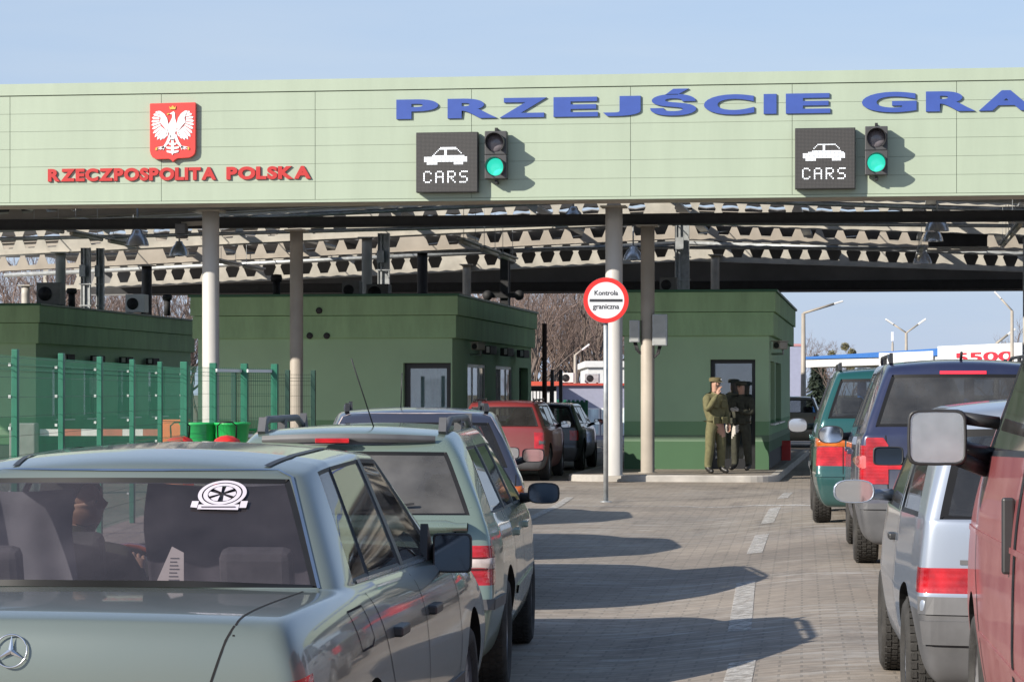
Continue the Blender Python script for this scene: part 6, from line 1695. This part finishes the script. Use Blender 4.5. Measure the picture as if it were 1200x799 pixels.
# faces right, one hand raised to the mouth
A1 = {'r': ((-.20, .01, 1.40), (-.26, -.10, 1.16), (-.11, -.20, 1.46), (.35, .02, .9), (0, -1, 0), (1, 0, .2)), 'l': ((.20, .01, 1.40), (.27, .03, 1.12), (.22, -.12, .92), (0, -.25, -1), (0, -1, 0), (-1, 0, 0))}
soldier('person', 'person in khaki uniform and cap, one hand raised to the mouth, beside the booth door', 838, 555, .12, R(42), A1, M['khaki'], M['khaki_dark'], 1.76, mat('cap_badge_white', (.7, .7, .7), .5, var=0), None, R(25))
A2 = {'l': ((.20, .01, 1.40), (.27, -.06, 1.14), (.05, -.22, 1.20), (-1, -.1, .1), (0, 0, 1), (0, -1, 0)), 'r': ((-.20, .01, 1.40), (-.29, .03, 1.13), (-.27, -.10, .90), (.05, -.2, -1), (0, -1, 0), (1, 0, 0))}
soldier('person', 'person in black uniform with arms folded low, in the booth doorway', 869, 551.2, .12, R(-25), A2, M['black_cloth'], M['black_cloth'], 1.70, None, M['glove'], R(-15))

# the man at the wheel of the nearest car, seen in profile
def driver():
    r = thing('person', 'man in dark clothes at the wheel of the grey-green saloon, seen in profile', 'person', SAL_LOC+Matrix.Rotation(SAL_H, 3, 'Z') @ Vector((-.475, 2.36, .48)), SAL_H)
    J = {'pelvis': ((0, 0, .10), (.16, .13)), 'waist': ((0, -.04, .26), (.15, .11)), 'chest': ((.02, -.07, .44), (.18, .12)), 'collar': ((.03, -.06, .585), (.10, .085)), 'neck': ((.035, -.04, .635), .062),
         'skull0': ((.045, -.02, .670), (.088, .078)), 'skull1': ((.04, -.02, .745), (.098, .080)), 'skull2': ((.03, -.02, .815), (.078, .066)), 'nose': ((.146, -.02, .705), .013), 'chin': ((.108, -.02, .632), .034), 'brow': ((.120, -.02, .745), .03), 'lips': ((.128, -.02, .668), .020)}
    E = [('pelvis', 'waist'), ('waist', 'chest'), ('chest', 'collar'), ('collar', 'neck'), ('neck', 'skull0'), ('skull0', 'skull1'), ('skull1', 'skull2'), ('skull1', 'nose'), ('skull0', 'chin'), ('skull0', 'lips'), ('skull1', 'brow')]
    for s, sx in (('l', -1), ('r', 1)):
        J['hip'+s] = ((sx*.10, .08, .09), .095); J['knee'+s] = ((sx*.14, .50, .20), .07); J['ank'+s] = ((sx*.12, .80, -.08), .05); J['toe'+s] = ((sx*.12, .95, -.07), .036)
        E += [('pelvis', 'hip'+s), ('hip'+s, 'knee'+s), ('knee'+s, 'ank'+s), ('ank'+s, 'toe'+s)]
        J['sh'+s] = ((.02+sx*.19, -.05, .50), .07); J['el'+s] = ((sx*.25, .16, .30), .052); J['wr'+s] = ((sx*.16, .40, .42), .034)
        E += [('chest', 'sh'+s), ('sh'+s, 'el'+s), ('el'+s, 'wr'+s)]; hand(J, E, 'wr'+s, (-.2*sx, .6, .5), (-sx, 0, .2), (0, .5, -.6))
    def pick(c):
        if c.z > .635: return 1
        for s in 'lr':
            if (c-Vector(J['wr'+s][0])).length < .22 and c.y > .40: return 1
        return 0
    skinned('body', J, E, 'pelvis', [M['black_cloth'], M['skin']], pick, r)
    mb = MB(); mb.ball((.010, -.02, .762), .110, 18, 12, (1.02, .90, .88)); mb.build('hair', M['hair'], r)
    mb = MB()
    for sy in (-1, 1): mb.ball((.112, -.02+sy*.034, .722), .010, 8, 6)
    mb.build('eyes', M['hair'], r)
    mb = MB(); mb.ball((.03, -.105, .70), .028, 10, 6, (.8, .3, 1.1)); mb.build('ear', M['skin'], r)
driver()
# cloths hung behind the front seats, and a sheet of paper in the rear window
def in_saloon(x, y, z): return SAL_LOC+Matrix.Rotation(SAL_H, 3, 'Z') @ Vector((x, y, z))
M['curtain'] = mat('grey_violet_cloth', (.17, .155, .175), .95, var=.25, vscale=5)
M['curtain_dark'] = mat('dark_cloth', (.05, .046, .055), .95, var=.3, vscale=5)
def curtain(x0, x1, y, z0, z1, m, label, folds):
    t = thing('seat_cloth', label, 'cloth', in_saloon(x0, y, z0), SAL_H); mb = MB()
    mb.grid(lambda u, v: Vector((u*(x1-x0)+.01*math.sin(7*v), .014*math.sin(u*folds*6.28+v)*(1.2-v*.7), v*(z1-z0)-.015*math.sin(u*3.1))), 48, 8)
    o = mb.build('cloth', m, t); sd = o.modifiers.new('thickness', 'SOLIDIFY'); sd.thickness = .004
curtain(-.74, -.30, 1.80, .85, 1.27, M['curtain'], 'pale grey cloth hung behind the driver in the grey-green saloon', 2.5)
curtain(-.05, .52, 1.80, .85, 1.29, M['curtain_dark'], 'dark cloth hung in the rear of the grey-green saloon, under the sticker', 3.5)
t = thing('paper_sheet', 'folded pale paper with print standing in the rear window of the saloon', 'paper', in_saloon(.115, 1.42, .955), SAL_H)
mb = MB().use(mat('paper', (.52, .47, .45), .9, var=.08)); mb.prism([(-.045, 0), (.055, 0), (.055, .115), (.015, .135)], 0, .003, 'XZ')
mb.use(mat('print_ink', (.12, .11, .12), .9, var=0))
for k in range(7): mb.box(.004+.001*k, .040-.004*(k % 3), -.0015, -.0006, .022+k*.012, .026+k*.012)
mb.build('sheet', None, t)
